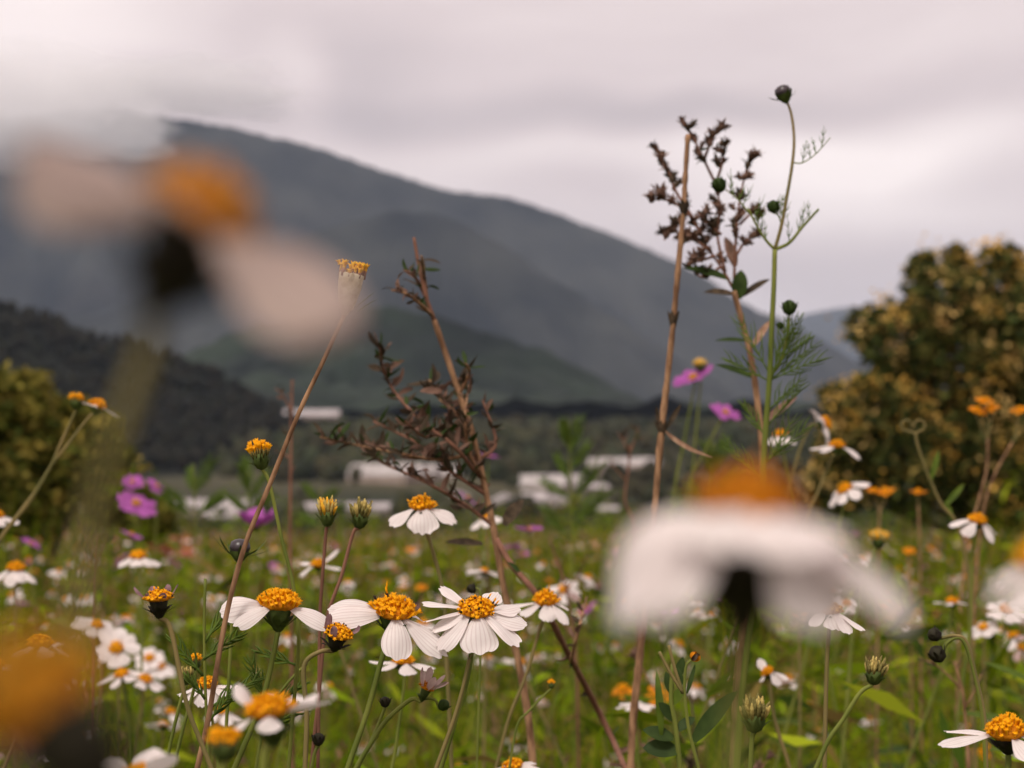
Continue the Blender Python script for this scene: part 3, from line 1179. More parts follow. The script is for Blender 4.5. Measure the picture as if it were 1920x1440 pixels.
def basis(p, d, s, roll=0.0, axis='X'):
    d = Vector(d).normalized()
    up = Vector((0, 0, 1)) if abs(d.z) < .95 else Vector((0, 1, 0))
    y = up.cross(d).normalized()
    z = d.cross(y)
    m = Matrix((d, y, z)).transposed()
    if axis == 'Z':
        m = Matrix((y, z, d)).transposed()
        m = m @ Matrix.Rotation(roll, 3, 'Z')
    else:
        m = m @ Matrix.Rotation(roll, 3, 'X')
    return Matrix.Translation(p) @ (m * s).to_4x4()


def tubepart(root, name, pl, d, r0, r1, m, seg=6, ground=False, rough=0.0, n=5):
    pts = px_path(pl, d)
    if ground:
        pts = to_ground(pts)
    sp = catmull(pts, n)
    rr = random.Random(int(sp[0].x * 9e4) + 3)
    mb = MB()
    k = len(sp) - 1
    mb.tube(sp, [(r0 + (r1 - r0) * i / k) * (1 + rough * rr.uniform(-1, 1)) for i in range(k + 1)], seg)
    mb.build(name, m, root)
    return sp


def feather(mb, p, d, Ln, n=6, w=.0006, seed=0, mat=0, droop=.25, lob=.45):
    """thread-like divided leaf"""
    rr = random.Random(seed)
    d = Vector(d).normalized()
    side = d.cross(Vector((rr.uniform(-.3, .3), -1, rr.uniform(-.3, .3)))).normalized()
    pts = []
    q = Vector(p)
    for i in range(7):
        pts.append(q.copy())
        q = q + (d + Vector((0, 0, -droop * (i / 6) ** 2))).normalized() * (Ln / 6)
    mb.tube(pts, [w * (1.1 - .7 * i / 6) for i in range(7)], 4, mat)
    for i in range(n):
        t = .18 + .72 * i / n
        a = pts[int(t * 6)].lerp(pts[min(6, int(t * 6) + 1)], t * 6 % 1)
        for sg in (-1, 1):
            dd = (d * rr.uniform(.8, 1.1) + side * sg * rr.uniform(.35, .7) + Vector((rr.uniform(-.15, .15), rr.uniform(-.4, .4), .1)))
            l_ = Ln * lob * (1 - .55 * t) * rr.uniform(.7, 1.1)
            mb.tube([a, a + dd.normalized() * l_ * .5, a + (dd + d * .35).normalized() * l_], [w * .8, w * .75, w * .25], 3, mat, cap=False)
    return mb


# ================================================================== HERO FLOWERS (sharp plane)
daisy('sharp white daisy with dark-dotted orange disc facing the lens, centre', (893, 1138), .77, 33,
      [(276, 1.0, 1.25, -22, -38, 3), (322, 1.14, .85, -12, -26, -10), (347, .95, .78, -3, -16, 10), (12, .8, .8, 6, 0), (228, 1.15, .82, -20, -36, 8), (188, 1.0, .72, -9, -18, 25),
       (165, 1.05, .6, 0, -6, 12), (140, .9, .5, 14, 12, 0), (205, .9, .6, -18, -26, 0), (60, .7, .7, 5, 0)],
      [(876, 1270), (856, 1340), (826, 1440)], (27, 4), 80, 58, nfl=62, dark=.22, H=.52, seed=1, rstem=.0011)
daisy('sharp white daisy leaning left, petals drooping round shaggy orange disc', (738, 1142), .77, 38,
      [(284, 1.0, 1.0, -30, -58, 0), (322, 1.25, .8, -20, -40, 28), (202, 1.15, .85, 0, -36, -46), (182, 1.12, .85, 10, -28, -34), (60, .8, .8, -10, -30), (120, .8, .8, -8, -30)],
      [(716, 1235), (690, 1330), (652, 1440)], (14, 9), 88, 60, nfl=80, dark=.03, H=.6, seed=2, rise=1.5, rstem=.0011)
daisy('sharp white daisy with broad left petal and domed orange disc, left of centre', (524, 1128), .78, 36,
      [(190, 1.15, 1.05, 6, -34, -48), (226, 1.0, .75, -16, -46, -25), (335, 1.15, .75, -10, -46, 36), (355, 1.0, .55, -16, -52, 0), (100, .8, .8, -10, -30), (40, .7, .7, -20, -55), (150, .7, .7, -10, -30)],
      [(512, 1230), (490, 1320), (440, 1440)], (2, 3), 78, 56, nfl=84, dark=.0, H=.66, seed=3, rise=1.2, rstem=.0011, cdepth=1.35)
daisy('white daisy of three broad petals high above the dried buds', (791, 946), .98, 23,
      [(276, 1.05, 1.2, -38, -66, 0), (205, 1.05, .95, -22, -44, -10), (338, 1.1, .9, -14, -42, 12), (80, .8, .9, -10, -20)],
      [(812, 1035), (832, 1120), (838, 1250)], (8, 0), 54, 50, nfl=50, dark=.1, H=.7, seed=4, rise=1.2, rstem=.0010, smat=STEMO)
daisy('small white daisy with orange disc right of the centre daisy', (1024, 1123), 1.02, 21,
      [(276, .9, 1.0, -30, -60), (318, 1.2, .8, -24, -58), (215, 1.05, .95, -14, -30), (185, 1.1, .7, -2, -10), (90, .7, .8, -5, -20), (20, .8, .7, -10, -40)],
      [(1012, 1180), (985, 1270), (955, 1345), (930, 1440)], (10, 0), 44, 34, nfl=44, dark=.05, H=.9, seed=5, rstem=.0009, smat=STEMO)
daisy('white daisy seen edge-on below the leaning daisy', (757, 1237), 1.0, 20,
      [(180, 1.1, .7, 5, 0), (215, .9, .7, -8, -18), (330, 1.1, .7, -5, -25), (355, 1.0, .8, -8, -22), (285, .9, .9, -12, -30), (90, .8, .8, 0, -10)],
      [(757, 1290), (742, 1400), (735, 1440)], (4, 0), 48, 38, nfl=44, dark=.04, H=.6, seed=6, rstem=.0008)
daisy('large white daisy cut by the bottom right corner', (1888, 1366), .72, 36,
      [(178, 1.15, .78, 2, -14, -10), (160, 1.0, .7, 14, -6, 0), (285, .9, .9, -14, -34), (325, 1.0, .8, -10, -30), (20, 1.0, .8, 0, -14), (90, .8, .8, 0, -10)],
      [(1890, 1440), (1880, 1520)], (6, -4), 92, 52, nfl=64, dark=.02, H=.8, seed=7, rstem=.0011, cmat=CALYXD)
daisy('faded daisy with tan disc veiled by the big blurred right flower', (1556, 1142), .85, 21,
      [(285, .9, 1.25, -35, -55), (325, 1.35, .6, -15, -38), (300, 1.2, .7, -25, -50), (210, .8, .9, -30, -60)],
      [(1551, 1230), (1548, 1330), (1546, 1440)], (2, 2), 48, 44, nfl=48, dark=.0, H=.7, seed=8, dmat=DISCY, rstem=.0009, smat=STEMO)
daisy('white daisy behind the thread leaves at lower left', (388, 1280), .88, 18,
      [(190, 1.0, .8, -10, -30), (215, 1.0, .8, -15, -40), (262, .9, 1.0, -25, -55), (295, .9, 1.0, -25, -50), (335, 1.1, .8, -5, -30), (0, 1.1, .7, 5, -10), (90, .7, .8, 0, -10)],
      [(398, 1350), (410, 1440)], (15, 0), 46, 36, nfl=44, dark=.05, H=.8, seed=9, rstem=.0008)
# --- the three flowers very near the lens
daisy('huge blurred white daisy close to the lens, right of centre', (1402, 945), .168, 90,
      [(258, .80, 1.3, 4, -60, -8), (290, .76, 1.25, 4, -60, 8), (212, 1.15, 1.25, -24, -98, -15), (192, 1.35, 1.3, -20, -94, -30), (172, .9, 1.1, -10, -80, -20), (312, 1.0, 1.1, -40, -86, 10), (334, 1.36, .62, -32, -50, 30), (20, .8, .9, -8, -40, 0), (90, .8, .9, -4, -30, 0)],
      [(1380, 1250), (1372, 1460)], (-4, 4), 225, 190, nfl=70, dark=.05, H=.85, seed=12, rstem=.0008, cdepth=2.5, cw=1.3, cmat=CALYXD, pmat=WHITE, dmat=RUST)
daisy('huge blurred daisy tilted at upper left, very close to the lens', (365, 392), .132, 98,
      [(262, .75, 1.3, 10, -36, 0), (200, 1.1, 1.3, 4, 0, -40), (172, 1.15, 1.3, 6, 4, -50), (328, 1.3, 1.15, -12, -34, 48), (348, 1.2, 1.1, -8, -30, 58), (80, .7, 1.0, 5, 0, 0), (130, .7, .8, 10, 8, 0)],
      [(285, 640), (225, 800), (170, 1000), (120, 1440)], (-10, 24), 255, 200, nfl=70, dark=.05, H=.95, seed=13, rstem=.0007, cdepth=2.0, cw=1.2, cmat=CALYXD, pmat=WHITE_DIM, smat=STEMO, dmat=FADE)
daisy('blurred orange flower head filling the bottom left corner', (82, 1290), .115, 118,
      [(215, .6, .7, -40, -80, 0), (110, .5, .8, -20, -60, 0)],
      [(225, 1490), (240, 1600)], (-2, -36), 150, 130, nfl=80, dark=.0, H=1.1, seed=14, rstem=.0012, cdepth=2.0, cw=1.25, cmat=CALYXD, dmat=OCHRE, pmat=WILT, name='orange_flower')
daisy('blurred white daisy entering at the right edge', (2000, 1040), .24, 80,
      [(180, 1.0, 1.1, -10, -60), (215, 1.0, 1.0, -20, -60), (260, .9, 1.0, -20, -60), (140, .9, .9, 0, -40), (320, 1.0, 1.0, -10, -50)],
      [(2000, 1300), (2010, 1460)], (0, 0), 130, 110, nfl=60, seed=15, rstem=.001)
daisy('blurred daisy with one upright petal in front of lower left stems', (505, 1325), .47, 42,
      [(150, .9, .75, 60, 55, 0), (350, 1.2, .85, 18, -6, -20), (20, .9, .8, 25, 10, 0), (275, .5, .8, -30, -70), (200, .6, .6, -10, -40)],
      [(498, 1410), (490, 1500)], (4, -8), 78, 58, nfl=60, dark=.02, H=.7, seed=16, rstem=.0011, cdepth=1.6)
daisy('blurred white petals cut by the bottom edge at lower left', (262, 1452), .45, 30,
      [(330, .9, 1.3, 55, 40, 0), (200, .9, 1.0, 40, 30, 0), (80, .9, 1.1, 50, 40, 0), (150, .8, 1, 40, 30, 0), (270, .7, 1, 10, 0, 0)],
      [(250, 1520), (245, 1600)], (0, 0), 80, 60, nfl=50, seed=17, rstem=.0009)

# --- heads on the tall stalks and buds round the sharp plane
def tuft_head():
    d = .77
    k = d / F
    stem = [(632, 620), (600, 690), (560, 775), (505, 910), (462, 1015), (432, 1120), (410, 1230), (392, 1340), (370, 1440)]
    root = thing('spent_flower', 'tall leaning brown stalk topped by straw-coloured head with yellow tuft', 'flower', ground_of(stem, d))
    M = frame(P(655, 540, d), 4, 10)
    mb = MB()
    rr = random.Random(3)
    mb.lathe(M, [(5 * k, -52 * k), (16 * k, -30 * k), (22 * k, 0), (25 * k, 26 * k), (20 * k, 28 * k), (.0001, 26 * k)], 12, 0, .05)
    mb.build('calyx', STRAW, root)
    for i in range(9):
        m = M @ rotz(40 * i)
        mb = MB()
        mb.leaf(m @ Vector((14 * k, 0, -40 * k)), m.to_3x3() @ Vector((.16, 0, 1)), 72 * k, 17 * k, rr.uniform(-.1, .1), 0, 5, .2, up=m.to_3x3() @ Vector((-1, 0, .2)))
        mb.build('bract', STRAW, root)
    mb = MB()
    for i in range(22):
        q = math.sqrt((i + .5) / 22)
        a = i * 2.4
        h = rr.choice((8, 10, 14, 20, 24)) * k
        m = M @ Matrix.Translation((24 * k * q * math.cos(a), 24 * k * q * math.sin(a), 24 * k))
        mb.tube([m @ Vector((0, 0, -4 * k)), m @ Vector((0, 0, h * .5))], 3.4 * k, 5, 1)
        floret_geo(mb, m @ Matrix.Translation((0, 0, h * .35)) @ Matrix.Rotation(rr.uniform(-.3, .3), 4, 'X'), 7.5 * k, h * .8, mat=0)
    m = M @ Matrix.Translation((-26 * k, 0, 40 * k)) @ Matrix.Rotation(-.4, 4, 'Y')
    mb.tube([m @ Vector((4 * k, 0, -22 * k)), m @ Vector((0, 0, 0))], 2 * k, 4, 2)
    floret_geo(mb, m, 7 * k, 10 * k)
    mb.build('floret_tuft', [DISCY, STEMR, ANTH], root)
    for (a, b) in (((664, 580), (703, 545)), ((668, 586), (708, 558))):
        mb = MB()
        p0, p1 = P(*a, d), P(*b, d)
        mb.leaf(p0, p1 - p0, (p1 - p0).length, 5 * k, .1, 0, 5)
        mb.build('leaf', LEAFG, root)
    head_stem(root, M @ Vector((0, 0, -50 * k)), stem, d, .0009, .0014, STEMB, rough=.06)


tuft_head()
bud('bright orange bud on thin green stem beside the leaning stalk', (487, 852), .80, 18, 33, [(505, 905), (528, 1010), (550, 1100), (560, 1200), (550, 1330)], 'orange', (4, -10), seed=1)
bud('yellow-green bud with a stray orange floret, left one of the pair', (614, 960), .86, 16, 31, [(611, 1000), (604, 1090), (600, 1160), (598, 1300)], 'yellow', (0, 0), seed=2, smat=STEMR)
bud('darker green closed bud, right one of the pair', (676, 964), .86, 18, 31, [(662, 1000), (640, 1080), (612, 1165), (598, 1300)], 'green', (0, 6), seed=3, smat=STEMR)
bud('glossy dark cosmos bud cupped in curling green sepals', (450, 1026), .84, 20, 44, [(441, 1075), (436, 1150), (430, 1260)], 'cosmos', (0, 4), seed=4)
bud('spent seed bud on straight stem at bottom right of centre', (1415, 1340), .80, 25, 38, [(1410, 1385), (1407, 1440)], 'green', (2, 2), seed=5, rstem=.0010, smat=STEMG)
bud('spent seed bud leaning on slanted stem at lower right', (1642, 1258), .82, 20, 30, [(1612, 1300), (1580, 1350), (1555, 1385), (1530, 1440)], 'green', (2, 14), seed=6, rstem=.0010)
bud('small orange-tipped bud, upper one behind the thread leaves', (367, 1240), .85, 11, 18, [(364, 1290), (345, 1360), (325, 1440)], 'orange', (0, 0), seed=7)
bud('small brown-green bud, lower one behind the thread leaves', (348, 1266), .84, 13, 20, [(340, 1310), (325, 1370), (310, 1440)], 'green', (0, -6), seed=8)
bud('tiny green bud on short stem near the bottom edge', (597, 1386), .85, 12, 15, [(590, 1412), (584, 1440)], 'ball', seed=10)
bud('blurred orange bud near the lens at bottom left', (420, 1395), .43, 30, 36, [(415, 1450), (410, 1530)], 'orange', (4, 0), seed=11, rstem=.001)
bud('small yellow bud on slanting thin stem right of centre', (1034, 1282), .95, 7, 10, [(1022, 1302), (990, 1335), (970, 1360), (955, 1440)], 'orange', seed=12, rstem=.0006)
bud('nodding dark bud, upper one on the forked stem at right', (1752, 1190), .84, 13, 16, [(1790, 1192), (1812, 1204), (1830, 1270), (1846, 1345), (1850, 1440)], 'ball', (0, -60), seed=14, rstem=.0008, smat=STEMO)
bud('nodding dark bud, lower one on the forked stem at right', (1757, 1226), .84, 16, 18, [(1775, 1206), (1805, 1200), (1828, 1270), (1842, 1345), (1848, 1440)], 'ball', (0, -30), seed=16, rstem=.0008)
bud('seedy tan bud on leaning stem above the right-hand blur', (1648, 1010), 1.5, 14, 22, [(1640, 1035), (1622, 1090), (1600, 1180), (1590, 1300)], 'yellow', (0, 8), seed=18, rstem=.0014)
bud('dark small bud above the centre daisy', (884, 1104), .95, 9, 11, [(893, 1103), (900, 1112), (903, 1150), (900, 1250)], 'ball', (0, -40), seed=20, rstem=.0005)
bud('dark spiky bud on a short stem left of the half-open daisy', (722, 1316), .80, 10, 13, [(716, 1342), (700, 1380), (672, 1440)], 'ball', seed=22, rstem=.0007)


def spent(label, c, d, Rpx, stem, tilt, seed, petals, pm=WILT):
    return daisy(label, c, d, Rpx, petals, stem, tilt, Rpx * 1.35, Rpx * .8, 'spent_daisy', 'flower', pm, DISC, STEMO, CALYXD, .5, 50, .15, .0009, 1.4, seed)


spent('withered daisy with dark cup and stubby orange florets at left', (297, 1118), .74, 27, [(320, 1180), (350, 1320), (388, 1420)], (5, -3), 31,
      [(0, .9, .8, 50, 60), (60, .8, .8, 60, 70), (120, .8, .9, 50, 70), (180, 1, .8, 40, 55), (230, .5, .7, 60, 70), (300, .5, .7, 60, 80)])
spent('orange head with wilted mauve petals right of the broad-petalled daisy', (634, 1184), .76, 27, [(600, 1222), (570, 1250), (575, 1340), (572, 1440)], (22, 16), 32,
      [(140, .9, .8, 60, 80), (180, .9, .8, 60, 90), (250, .9, .7, 50, 100), (20, .8, .8, 40, 60)])


def half_open():
    stem = [(770, 1312), (725, 1350), (695, 1395), (668, 1440)]
    r = daisy('half-open pale pink daisy with brown streaked petals low in the centre', (800, 1288), .79, 14,
              [(0, .9, .5, 55, 45), (40, 1, .5, 60, 60), (100, 1, .5, 70, 70), (160, .9, .5, 65, 70), (220, .8, .5, 65, 75), (280, .8, .5, 60, 70), (320, 1, .5, 50, 45)],
              stem, (2, 24), 42, 28, 'half_open_daisy', pmat=PALEPK, dmat=DISCD, nfl=20, H=.6, seed=33, rstem=.0009, cdepth=2.0)
    bud(None, (832, 1322), .79, 11, 14, [(815, 1312), (790, 1308)], 'ball', (0, 50), seed=23, rstem=.0006, root=r)


half_open()


# --- green stems and leaves of the front plants
def leafy_plant():
    d = .88
    k = d / F
    pl = [(1262, 1245), (1258, 1310), (1268, 1370), (1275, 1440)]
    root = thing('leafy_weed', 'hairy green weed with clasping leaves near the bottom centre right', 'plant', ground_of(pl, d))
    tubepart(root, 'stem', pl, d, .0010, .0018, STEMG, 7, True)
    for (x, y, dx, dy, l_, w) in [(1258, 1300, -.2, 1, 42, 18), (1262, 1320, .5, .9, 40, 20), (1262, 1350, -.6, .8, 46, 24), (1270, 1370, .7, .6, 44, 22),
                                  (1262, 1385, -.9, .3, 60, 30), (1300, 1390, .55, .75, 130, 34), (1240, 1380, -.05, 1, 125, 15), (1270, 1410, -1, .2, 66, 40), (1272, 1270, .2, 1, 40, 18)]:
        mb = MB()
        mb.leaf(P(x, y, d), Vector((dx, rnd.uniform(-.4, .2), dy)), l_ * k, w * k, rnd.uniform(.1, .6), 0, 7, .25, up=Vector((-.3 * dx, -.8, .5)))
        mb.build('leaf', rnd.choice((LEAFG, LEAFD)), root)
    return root


leafy_plant()
dead = thing('dead_stem', 'straw coloured dead stem alongside the centre daisy stem', 'stem', ground_of([(818, 1440)], .765))
tubepart(dead, 'stem', [(880, 1236), (868, 1290), (850, 1352), (818, 1440)], .765, .0008, .0011, STEMO, 6, True)
mb = MB()
for i in range(4):
    mb.leaf(P(880, 1238, .765), Vector((rnd.uniform(-1, .4), 0, .8)), 16 * .765 / F, 5 * .765 / F, .8, 0, 4)
mb.build('husk', DRYP, dead)


def curly():
    d = .82
    k = d / F
    pl = [(1296, 1238), (1287, 1248), (1284, 1275), (1284, 1305), (1292, 1370), (1310, 1440)]
    root = thing('withered_flower', 'curled withered flower head on a green stem between two cut stems', 'flower', ground_of(pl, d))
    tubepart(root, 'stem', pl, d, .0006, .0011, STEMG, 6, True)
    M = frame(P(1298, 1238, d), 20, 35)
    for i in range(7):
        mb = MB()
        petal_geo(20 * k, 9 * k, 20, 120, .03, .3, i, 6, 4, mb, M @ rotz(51 * i))
        mb.build('petal', DRYD if i % 2 else DISCD, root)
    for (a, b) in (((1281, 1300), (1236, 1222)), ((1281, 1300), (1254, 1210))):
        tubepart(root, 'side_stem', [b, ((a[0] + b[0]) / 2 - 2, (a[1] + b[1]) / 2), a], d, .0007, .0008, STEMO, 6)
    for (x, y, dx, dy, l_, w) in [(1276, 1290, -.1, 1, 40, 14), (1288, 1300, .3, 1, 58, 9)]:
        mb = MB()
        mb.leaf(P(x, y, d), Vector((dx, 0, dy)), l_ * k, w * k, .2, 0, 6, .25, up=Vector((0, -1, .2)))
        mb.build('leaf', LEAFD, root)


curly()


def thread_plant(label, d, pl, leaves, r=.0009, m=FEATH, name='feathery_plant', smat=STEMG, w=.0007, n=5, lob=.45):
    k = d / F
    root = thing(name, label, 'plant', ground_of(pl, d))
    tubepart(root, 'stem', pl, d, r * .7, r, smat, 6, True)
    for i, (x, y, dx, dy, l_) in enumerate(leaves):
        mb = MB()
        feather(mb, P(x + rnd.uniform(-3, 3), y + rnd.uniform(-14, 14), d), Vector((dx + rnd.uniform(-.3, .3), rnd.uniform(-.5, .5), dy + rnd.uniform(-.2, .3))), l_ * k * rnd.uniform(.75, 1.25), n, w, i + int(x), lob=lob, droop=rnd.uniform(.1, .7))
        mb.build('leaf', m, root)
    return root


thread_plant('bright green thread-leaved sprig left of the leaning stalk base', .80, [(385, 1085), (383, 1180), (385, 1290), (392, 1440)],
             [(384, 1200, .8, .75, 90), (383, 1240, 1, .75, 130), (384, 1260, -.5, .9, 90), (388, 1330, 1, .6, 150), (386, 1300, -.8, .9, 80), (392, 1350, .9, .9, 110)])
thread_plant('green thread-leaved sprig under the broad-petalled daisy', .83, [(580, 1240), (540, 1280), (500, 1340), (480, 1440)],
             [(520, 1310, .9, .6, 90), (500, 1335, -.9, .6, 120), (560, 1260, -1, .5, 120), (500, 1330, -.3, 1, 100), (490, 1380, 1, .4, 100)])

# ================================================================== DRY WEEDS AND TALL COSMOS
def dry_leaves(root, sp, n, size, seed, start=.1, tpl=None, name='leaf', upb=.5):
    rr = random.Random(seed)
    tpl = tpl or DRYLEAF
    for i in range(n):
        t = start + (1 - start) * (i + rr.random()) / n
        j = min(int(t * (len(sp) - 1)), len(sp) - 2)
        p = sp[j].lerp(sp[j + 1], t * (len(sp) - 1) - j)
        dr = Vector((rr.uniform(-1, 1), rr.uniform(-1, 1), rr.uniform(-.5, 1) + upb * .6))
        link(name, rr.choice(tpl), root, basis(p, dr, size * rr.uniform(.55, 1.35), rr.uniform(0, 6)))


def bushy_dry():
    d = 1.12
    main = [(776, 445), (786, 500), (800, 560), (814, 600), (850, 705), (882, 800), (905, 895), (926, 995), (944, 1100), (968, 1220), (990, 1340), (1000, 1440)]
    root = thing('dry_weed', 'dry brown bushy weed with bare leaning top, left of centre', 'dry weed', ground_of(main, d))
    tubepart(root, 'stem', main[:4], d, .0009, .0014, STEMR, 6)
    tubepart(root, 'stem', main[3:], d, .0016, .0026, STEMB, 8, True, .10)
    k = d / F
    br = [([(812, 592), (790, 572), (764, 552), (735, 544)], 11, 20), ([(806, 575), (790, 540), (775, 515), (760, 508)], 8, 20), ([(800, 560), (796, 520), (790, 480)], 3, 24),
          ([(900, 895), (850, 835), (790, 790), (740, 735), (718, 690), (712, 652)], 30, 30), ([(890, 850), (820, 862), (740, 848), (670, 835), (602, 820)], 24, 30),
          ([(930, 990), (870, 945), (790, 900), (720, 870), (690, 850)], 26, 28), ([(876, 800), (850, 770), (822, 745), (805, 712)], 16, 30), ([(895, 870), (850, 800), (800, 820), (760, 790)], 26, 28),
          ([(910, 900), (880, 850), (872, 780), (880, 720)], 14, 26), ([(915, 930), (840, 880), (800, 840), (700, 790)], 26, 28), ([(860, 740), (880, 700), (874, 682)], 4, 26),
          ([(930, 1010), (960, 1060), (1010, 1120), (1060, 1215), (1110, 1310), (1150, 1390), (1175, 1450), (1190, 1500)], 6, 26), ([(1070, 1240), (1085, 1180), (1100, 1120)], 4, 22), ([(900, 860), (930, 830), (905, 750)], 9, 26)]
    for i, (pl, n, s) in enumerate(br):
        pl = [(q[0], q[1], d + rnd.uniform(-.02, .02) * j) for j, q in enumerate(pl)]
        sp = tubepart(root, 'twig', pl, d, (.0012 if i != 11 else .0018), (.0006 if i != 11 else .0020), STEMR if i % 2 else STEMB, 6, i == 11)
        sp = sp[:34]
        dry_leaves(root, sp, int(n * 2.4), s * 1.3 * k, 50 + i, .12)
    for (x, y, dx, dy, l_, w, m) in [(905, 1020, -1, .12, 72, 16, DRYD), (945, 985, .55, .8, 62, 26, DRYD), (858, 735, .35, 1, 58, 13, DRYD), (830, 735, -1, .1, 44, 16, DRY)]:
        mb = MB()
        mb.leaf(P(x, y, d), Vector((dx, -.2, dy)), l_ * k, w * k, .35, 0, 7, .4, up=Vector((0, -.9, .5)))
        mb.build('leaf', m, root)


bushy_dry()


def tall_stalk():
    d = 1.10
    k = d / F
    pl = [(1290, 252), (1285, 330), (1281, 400), (1272, 500), (1262, 610), (1250, 720), (1240, 810), (1232, 900), (1226, 985), (1215, 1100), (1200, 1230), (1188, 1340), (1182, 1440)]
    root = thing('dry_stalk', 'tall bare dry brown stalk with curled leaf, right of centre', 'dry stalk', ground_of(pl, d))
    tubepart(root, 'stem', pl, d, .0015, .0026, STEMB, 9, True, .16, 8)
    for (x, y) in ((1282, 395), (1262, 605), (1241, 810)):
        mb = MB()
        for j in range(7):
            a = j * .9
            mb.leaf(P(x + 4 * math.cos(a), y + 14, d + .001 * math.sin(a)), Vector((.25 * math.cos(a), .25 * math.sin(a), 1)), 38 * k, 11 * k, rnd.uniform(-.2, .3), 0, 4, .5)
        mb.build('node_sheath', DRYD, root)
    mb = MB()
    sp = catmull([P(1246, 808, d), P(1262, 822, d - .01), P(1295, 842, d - .015), P(1336, 858, d - .012)], 5)
    rows = []
    for i, p in enumerate(sp):
        t = i / (len(sp) - 1)
        w = (9 * math.sin(math.pi * (.12 + .85 * t))) * k
        rows.append([p + Vector((0, -.3, 1)) * w * .6, p + Vector((0, .004 * 0, -.2)) * w * .5, p + Vector((.2, -.4, -1)) * w * .6])
    mb.grid(rows)
    mb.build('leaf', DRYP, root)
    for (x, y, dx, dy, l_, w) in ((1252, 800, .6, 1, 50, 10), (1236, 800, -.15, 1, 40, 9), (1275, 470, .4, 1, 20, 6)):
        mb = MB()
        mb.leaf(P(x, y, d), Vector((dx, 0, dy)), l_ * k, w * k, -.3, 0, 5, .5, up=Vector((0, -1, .2)))
        mb.build('leaf', DRYD, root)


tall_stalk()


def seedy_weed():
    d = 1.16
    k = d / F
    main = [(1376, 545), (1388, 590), (1404, 650), (1416, 720), (1424, 790), (1430, 860), (1426, 960), (1407, 1100), (1386, 1250), (1376, 1440)]
    root = thing('seeding_weed', 'dry branching weed crowned with brown seed clusters against the sky', 'dry weed', ground_of(main, d))
    tubepart(root, 'stem', main, d, .0017, .0026, STEMB, 8, True, .06)
    rr = random.Random(9)
    br = [[(1376, 550), (1378, 480), (1382, 420), (1388, 370), (1402, 310), (1415, 290)], [(1374, 540), (1352, 500), (1330, 470), (1316, 440), (1300, 410)], [(1360, 510), (1345, 440), (1350, 390), (1342, 345)],
          [(1316, 440), (1290, 400), (1262, 380), (1235, 372), (1218, 380)], [(1342, 345), (1320, 300), (1300, 260), (1282, 232)], [(1320, 300), (1335, 262), (1352, 238)], [(1342, 345), (1355, 300), (1350, 265)],
          [(1300, 410), (1268, 360), (1255, 325), (1240, 300), (1232, 280)], [(1290, 400), (1260, 430), (1245, 450)], [(1388, 420), (1410, 400), (1425, 410)], [(1380, 480), (1400, 450), (1425, 440)],
          [(1340, 480), (1310, 490), (1290, 495)], [(1352, 500), (1320, 520), (1298, 505)], [(1330, 470), (1300, 450), (1270, 460)], [(1352, 440), (1330, 420), (1310, 400)]]
    for i, pl in enumerate(br):
        off = rr.uniform(-.03, .03)
        pl = [(q[0], q[1], d + off * j / len(pl)) for j, q in enumerate(pl)]
        sp = tubepart(root, 'twig', pl, d, .0010, .0005, STEMR, 5)
        nh = max(5, int(len(pl) * 2.0))
        for j in range(nh):
            t = .3 + .7 * (j + .6) / nh
            p = sp[min(len(sp) - 1, int(t * (len(sp) - 1)))]
            v = Vector((rr.uniform(-.8, .8), rr.uniform(-.5, .5), rr.uniform(.3, 1)))
            q = p + v * rr.uniform(5, 16) * k
            link('seed_head', rr.choice(SEEDH), root, basis(q, v, rr.uniform(14, 25) * k, rr.uniform(0, 6), 'Z'))
        dry_leaves(root, sp, 2, 18 * k, 80 + i, .2)
    for (x, y, dx, dy, l_, w, m) in [(1376, 552, -1, .15, 58, 16, DRYD), (1392, 556, 1, .75, 62, 15, DRYD), (1384, 560, .1, 1, 55, 30, LEAFD), (1378, 500, -.3, 1, 60, 22, DRY), (1368, 525, -1, .35, 90, 20, LEAFD),
                                     (1404, 640, -1, .1, 66, 10, LEAFD), (1415, 710, -1, .45, 80, 16, LEAFD), (1430, 800, -.6, .8, 60, 22, DRYD), (1412, 650, .6, 1, 62, 14, DRYP), (1436, 790, 1, .9, 76, 16, DRY)]:
        mb = MB()
        mb.leaf(P(x, y, d), Vector((dx, -.2, dy)), l_ * k, w * k, .35, 0, 7, .4, up=Vector((0, -.8, .6)))
        mb.build('leaf', m, root)


seedy_weed()


